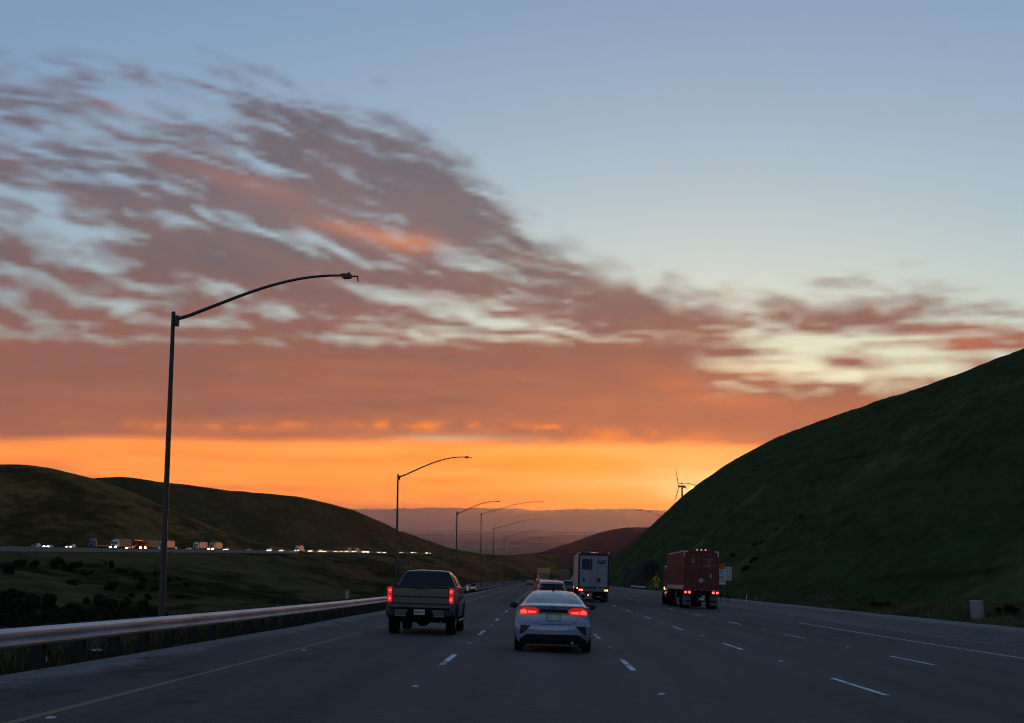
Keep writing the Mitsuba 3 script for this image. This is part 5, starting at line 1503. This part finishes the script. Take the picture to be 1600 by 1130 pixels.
lamp_box(t, 'marker_light', 1.22, -0.05, 2.6, 0.26, 0.40, (0.9, 0.55, 0.40))


# ---- oncoming traffic on the opposite carriageway
def opp_frame(y, lane):
    x = OPP0 - 4.0 - 3.7 * lane
    return frame(x, y, float(zopp(y)) + 0.05, [0, -1, 0.0206], [-1, 0, 0])


OPP = 'oncoming vehicles on the opposite carriageway'


_tk = {}


def oncoming_truck(name, y, lane, label, cab, box, lit, box_len=12.0, flat=False, group=OPP, lamp_size=1.0):
    t = Thing(name, label, 'truck', None, at=opp_frame(y, lane))
    key = (box_len, flat, lamp_size, lit)
    if key not in _tk:
        L = box_len
        d = []
        d.append(('cab', mikit.ply(cat(cbox(-1.22, 1.22, L + 0.7, L + 2.6, 0.9, 3.1, 0.15), prism([(L + 0.8, 3.05), (L + 2.2, 3.05), (L + 1.2, 3.85), (L + 0.8, 3.85)], 'x', -1.0, 1.0), cbox(-0.95, 0.95, L + 2.5, L + 3.9, 0.7, 2.0, 0.2)), 'bsdf_white_paintwork', smooth=30)))
        d.append(('cab__windscreen', mikit.ply(cbox(-1.02, 1.02, L + 2.55, L + 2.63, 2.15, 2.9, 0.02), 'bsdf_dark_glass')))
        d.append(('cab__grille', mikit.ply(cbox(-0.5, 0.5, L + 3.86, L + 3.93, 0.95, 1.85, 0.02), 'bsdf_trim')))
        if flat:
            d.append(('trailer', mikit.ply(cbox(-1.25, 1.25, 0, L, 1.1, 1.6, 0.05), 'bsdf_white_paintwork')))
        else:
            d.append(('trailer', mikit.ply(cbox(-1.28, 1.28, 0, L, 1.15, 4.0, 0.06), 'bsdf_white_paintwork')))
        d.append(('chassis', mikit.ply(cat(cbox(-0.5, 0.5, 0.3, L + 3.6, 0.6, 1.1), cbox(-1.2, 1.2, L + 3.7, L + 4.05, 0.35, 0.75, 0.05)), 'bsdf_black')))
        d.append(('wheels', mikit.ply(cat(*[moved(lathe_x([(0, -0.25), (0.5, -0.25), (0.5, 0.25), (0, 0.25)], 14), s * 0.98, yy, 0.5) for s in (-1, 1) for yy in (1.3, 2.6, L - 0.6, L + 0.7, L + 3.2)]), 'bsdf_rubber', smooth=40)))
        if lit is not None:
            for s in (-1, 1):
                d.append(('headlight', mikit.ply(trimesh.creation.icosphere(subdivisions=1, radius=1).apply_scale([0.17 * lamp_size, 0.09, 0.14 * lamp_size]).apply_translation([s * 0.95, L + 4.02, 0.95]), 'bsdf_chrome', emitter={'type': 'area', 'radiance': rgb(*lit)})))
        _tk[key] = d
    for n, sh in _tk[key]:
        sh = dict(sh)
        if n == 'cab':
            sh['bsdf'] = {'type': 'ref', 'id': 'bsdf_' + cab}
        if n == 'trailer':
            sh['bsdf'] = {'type': 'ref', 'id': 'bsdf_' + box}
        k = t.key + '__' + n
        key2 = numbered(k)
        scene[key2] = {**sh, 'to_world': T(t.M)}
    return t


W_, C_ = HEAD_WARM, HEAD_COOL
for y, lane, style, paint, lit, label in (
        (398, 0, 'suv', 'graphite_paint', None, 'leftmost oncoming vehicle, a grey sport utility vehicle with lights off'),
        (418, 1, 'sedan', 'black_paint', C_, 'low dark oncoming car with one small white glint, second from the left'),
        (428, 0, 'suv', 'tan_paint', (1.2, 0.6, 0.25), 'oncoming tan car with a dim orange light, third from the left'),
        (479, 1, 'sedan', 'black_paint', W_, 'oncoming car with bright warm headlights beside the orange tinted trailer'),
        (486, 0, 'van', 'tan_paint', W_, 'oncoming tan van with bright warm headlights behind the white tractor truck'),
        (524, 0, 'sedan', 'silver_paint', C_, 'oncoming car with a white headlight just left of the tall lamp pole'),
        (548, 0, 'suv', 'black_paint', None, 'dark oncoming sport utility vehicle with lights off, just right of the pale trailer'),
        (559, 1, 'suv', 'maroon_paint', None, 'second dark oncoming sport utility vehicle, behind the unlit black one'),
        (571, 0, 'sedan', 'white_paintwork', None, 'white oncoming car between two dark vehicles and a grey truck'),
        (605, 1, 'sedan', 'black_paint', W_, 'oncoming car with warm headlights at the front of the last pale truck'),
        (846, 0, 'sedan', 'black_paint', C_, 'far oncoming car with white headlights beyond the end of the barrier'),
        (876, 0, 'suv', 'tan_paint', W_, 'far oncoming car with warm headlights, first of a tight warm lit cluster'),
        (892, 1, 'suv', 'maroon_paint', W_, 'far oncoming car with warm headlights, middle of a tight warm lit cluster'),
        (912, 0, 'van', 'tan_paint', W_, 'far oncoming van with warm headlights, last of a tight warm lit cluster'),
        (934, 0, 'sedan', 'black_paint', W_, 'far oncoming car with warm headlights right of the warm lit cluster'),
        (950, 1, 'sedan', 'silver_paint', W_, 'far silver oncoming car with warm headlights right of the warm lit cluster'),
        (984, 0, 'suv', 'black_paint', C_, 'far oncoming vehicle with cool headlights left of the pickup roof'),
        (1090, 1, 'sedan', 'silver_paint', C_, 'far silver oncoming car with cool headlights above the guardrail'),
        (1165, 0, 'sedan', 'black_paint', C_, 'far dark oncoming car with cool headlights above the guardrail')):
    car('oncoming_car', style, paint, opp_frame(y, lane), label, OPP, back=False, lit=lit, lamp_size=2.7 if y < 700 else (1.3, 1.7)[y % 2])
for y, lane, style, lit in ((655, 1, 'suv', W_), (688, 0, 'sedan', None), (742, 0, 'van', C_), (795, 1, 'suv', W_)):
    car('oncoming_car', style, 'silver_paint', opp_frame(y, lane), {655: 'oncoming silver sport utility vehicle just behind the last pale truck', 688: 'oncoming silver car half hidden by the long barrier', 742: 'oncoming silver van above the long barrier', 795: 'oncoming silver sport utility vehicle near the end of the long barrier'}[y], OPP, back=False, lit=lit, lamp_size=1.8)
for i, y in enumerate((1010, 1060, 1125, 1200, 1240, 1284, 1405, 1451, 1507, 1560, 1640, 1714, 1790, 1868, 1990, 2130, 2277, 2450, 2640)):
    car('oncoming_car', 'sedan', ('silver_paint', 'black_paint')[y % 2], opp_frame(y + (37 * i) % 60, (i * 7) % 3 % 2), f'{ORD[i]} from the left of the distant oncoming cars seen only as sparks of headlights', 'distant oncoming cars', back=False, lit=((4.5, 3.6, 2.6), (7.5, 6.4, 5.0), (2.2, 1.9, 1.6))[(i * 5) % 3], lamp_size=(1.2, 1.9, 1.4)[(i * 5) % 3])
for y, lane, label, cab, box, lit, L, flat in (
        (460, 0, 'oncoming flatbed truck with a grey cab, lights off, low empty trailer', 'dull_grey', 'dull_grey', None, 12.0, True),
        (486, 0.1, 'oncoming truck with a white cab and trailer tinted as if lit orange, brightest headlights', 'white_paintwork', 'lit_orange_tint', W_, 13.0, False),
        (512, 1, 'oncoming truck with a brown box trailer', 'black_paint', 'maroon_paint', None, 12.0, False),
        (520, 0, 'oncoming truck with a cab tinted as if lit orange red and warm headlights, left of the tall lamp pole', 'sign_orange', 'lit_orange_tint', W_, 13.0, False),  # orange light on this truck is put into its cab and box colours
        (545, 0.2, 'oncoming truck with a pale pinkish trailer beside the tall lamp pole', 'white_paintwork', 'trailer_side', None, 12.0, False),
        (596, 0, 'oncoming truck with a grey white trailer, lights off, right of the lamp pole', 'white_paintwork', 'trailer_white', None, 13.0, False),
        (624, 0, 'last oncoming truck with a pale trailer and warm headlights before the long barrier end', 'trailer_side', 'trailer_side', W_, 13.0, False),
        (842, 0.1, 'far oncoming box truck with a pale flat trailer beyond the barrier', 'white_paintwork', 'trailer_white', C_, 14.0, False),
        (1050, 0, 'far oncoming truck with a dark box trailer', 'black_paint', 'dull_grey', C_, 13.0, False),
        (1098, 0.1, 'farthest oncoming truck with a grey trailer', 'dull_grey', 'dull_grey', C_, 13.0, False)):
    oncoming_truck('oncoming_truck', y, lane, label, cab, box, lit, L, flat, lamp_size=2.7 if y < 700 else (1.3, 1.7)[y % 2])
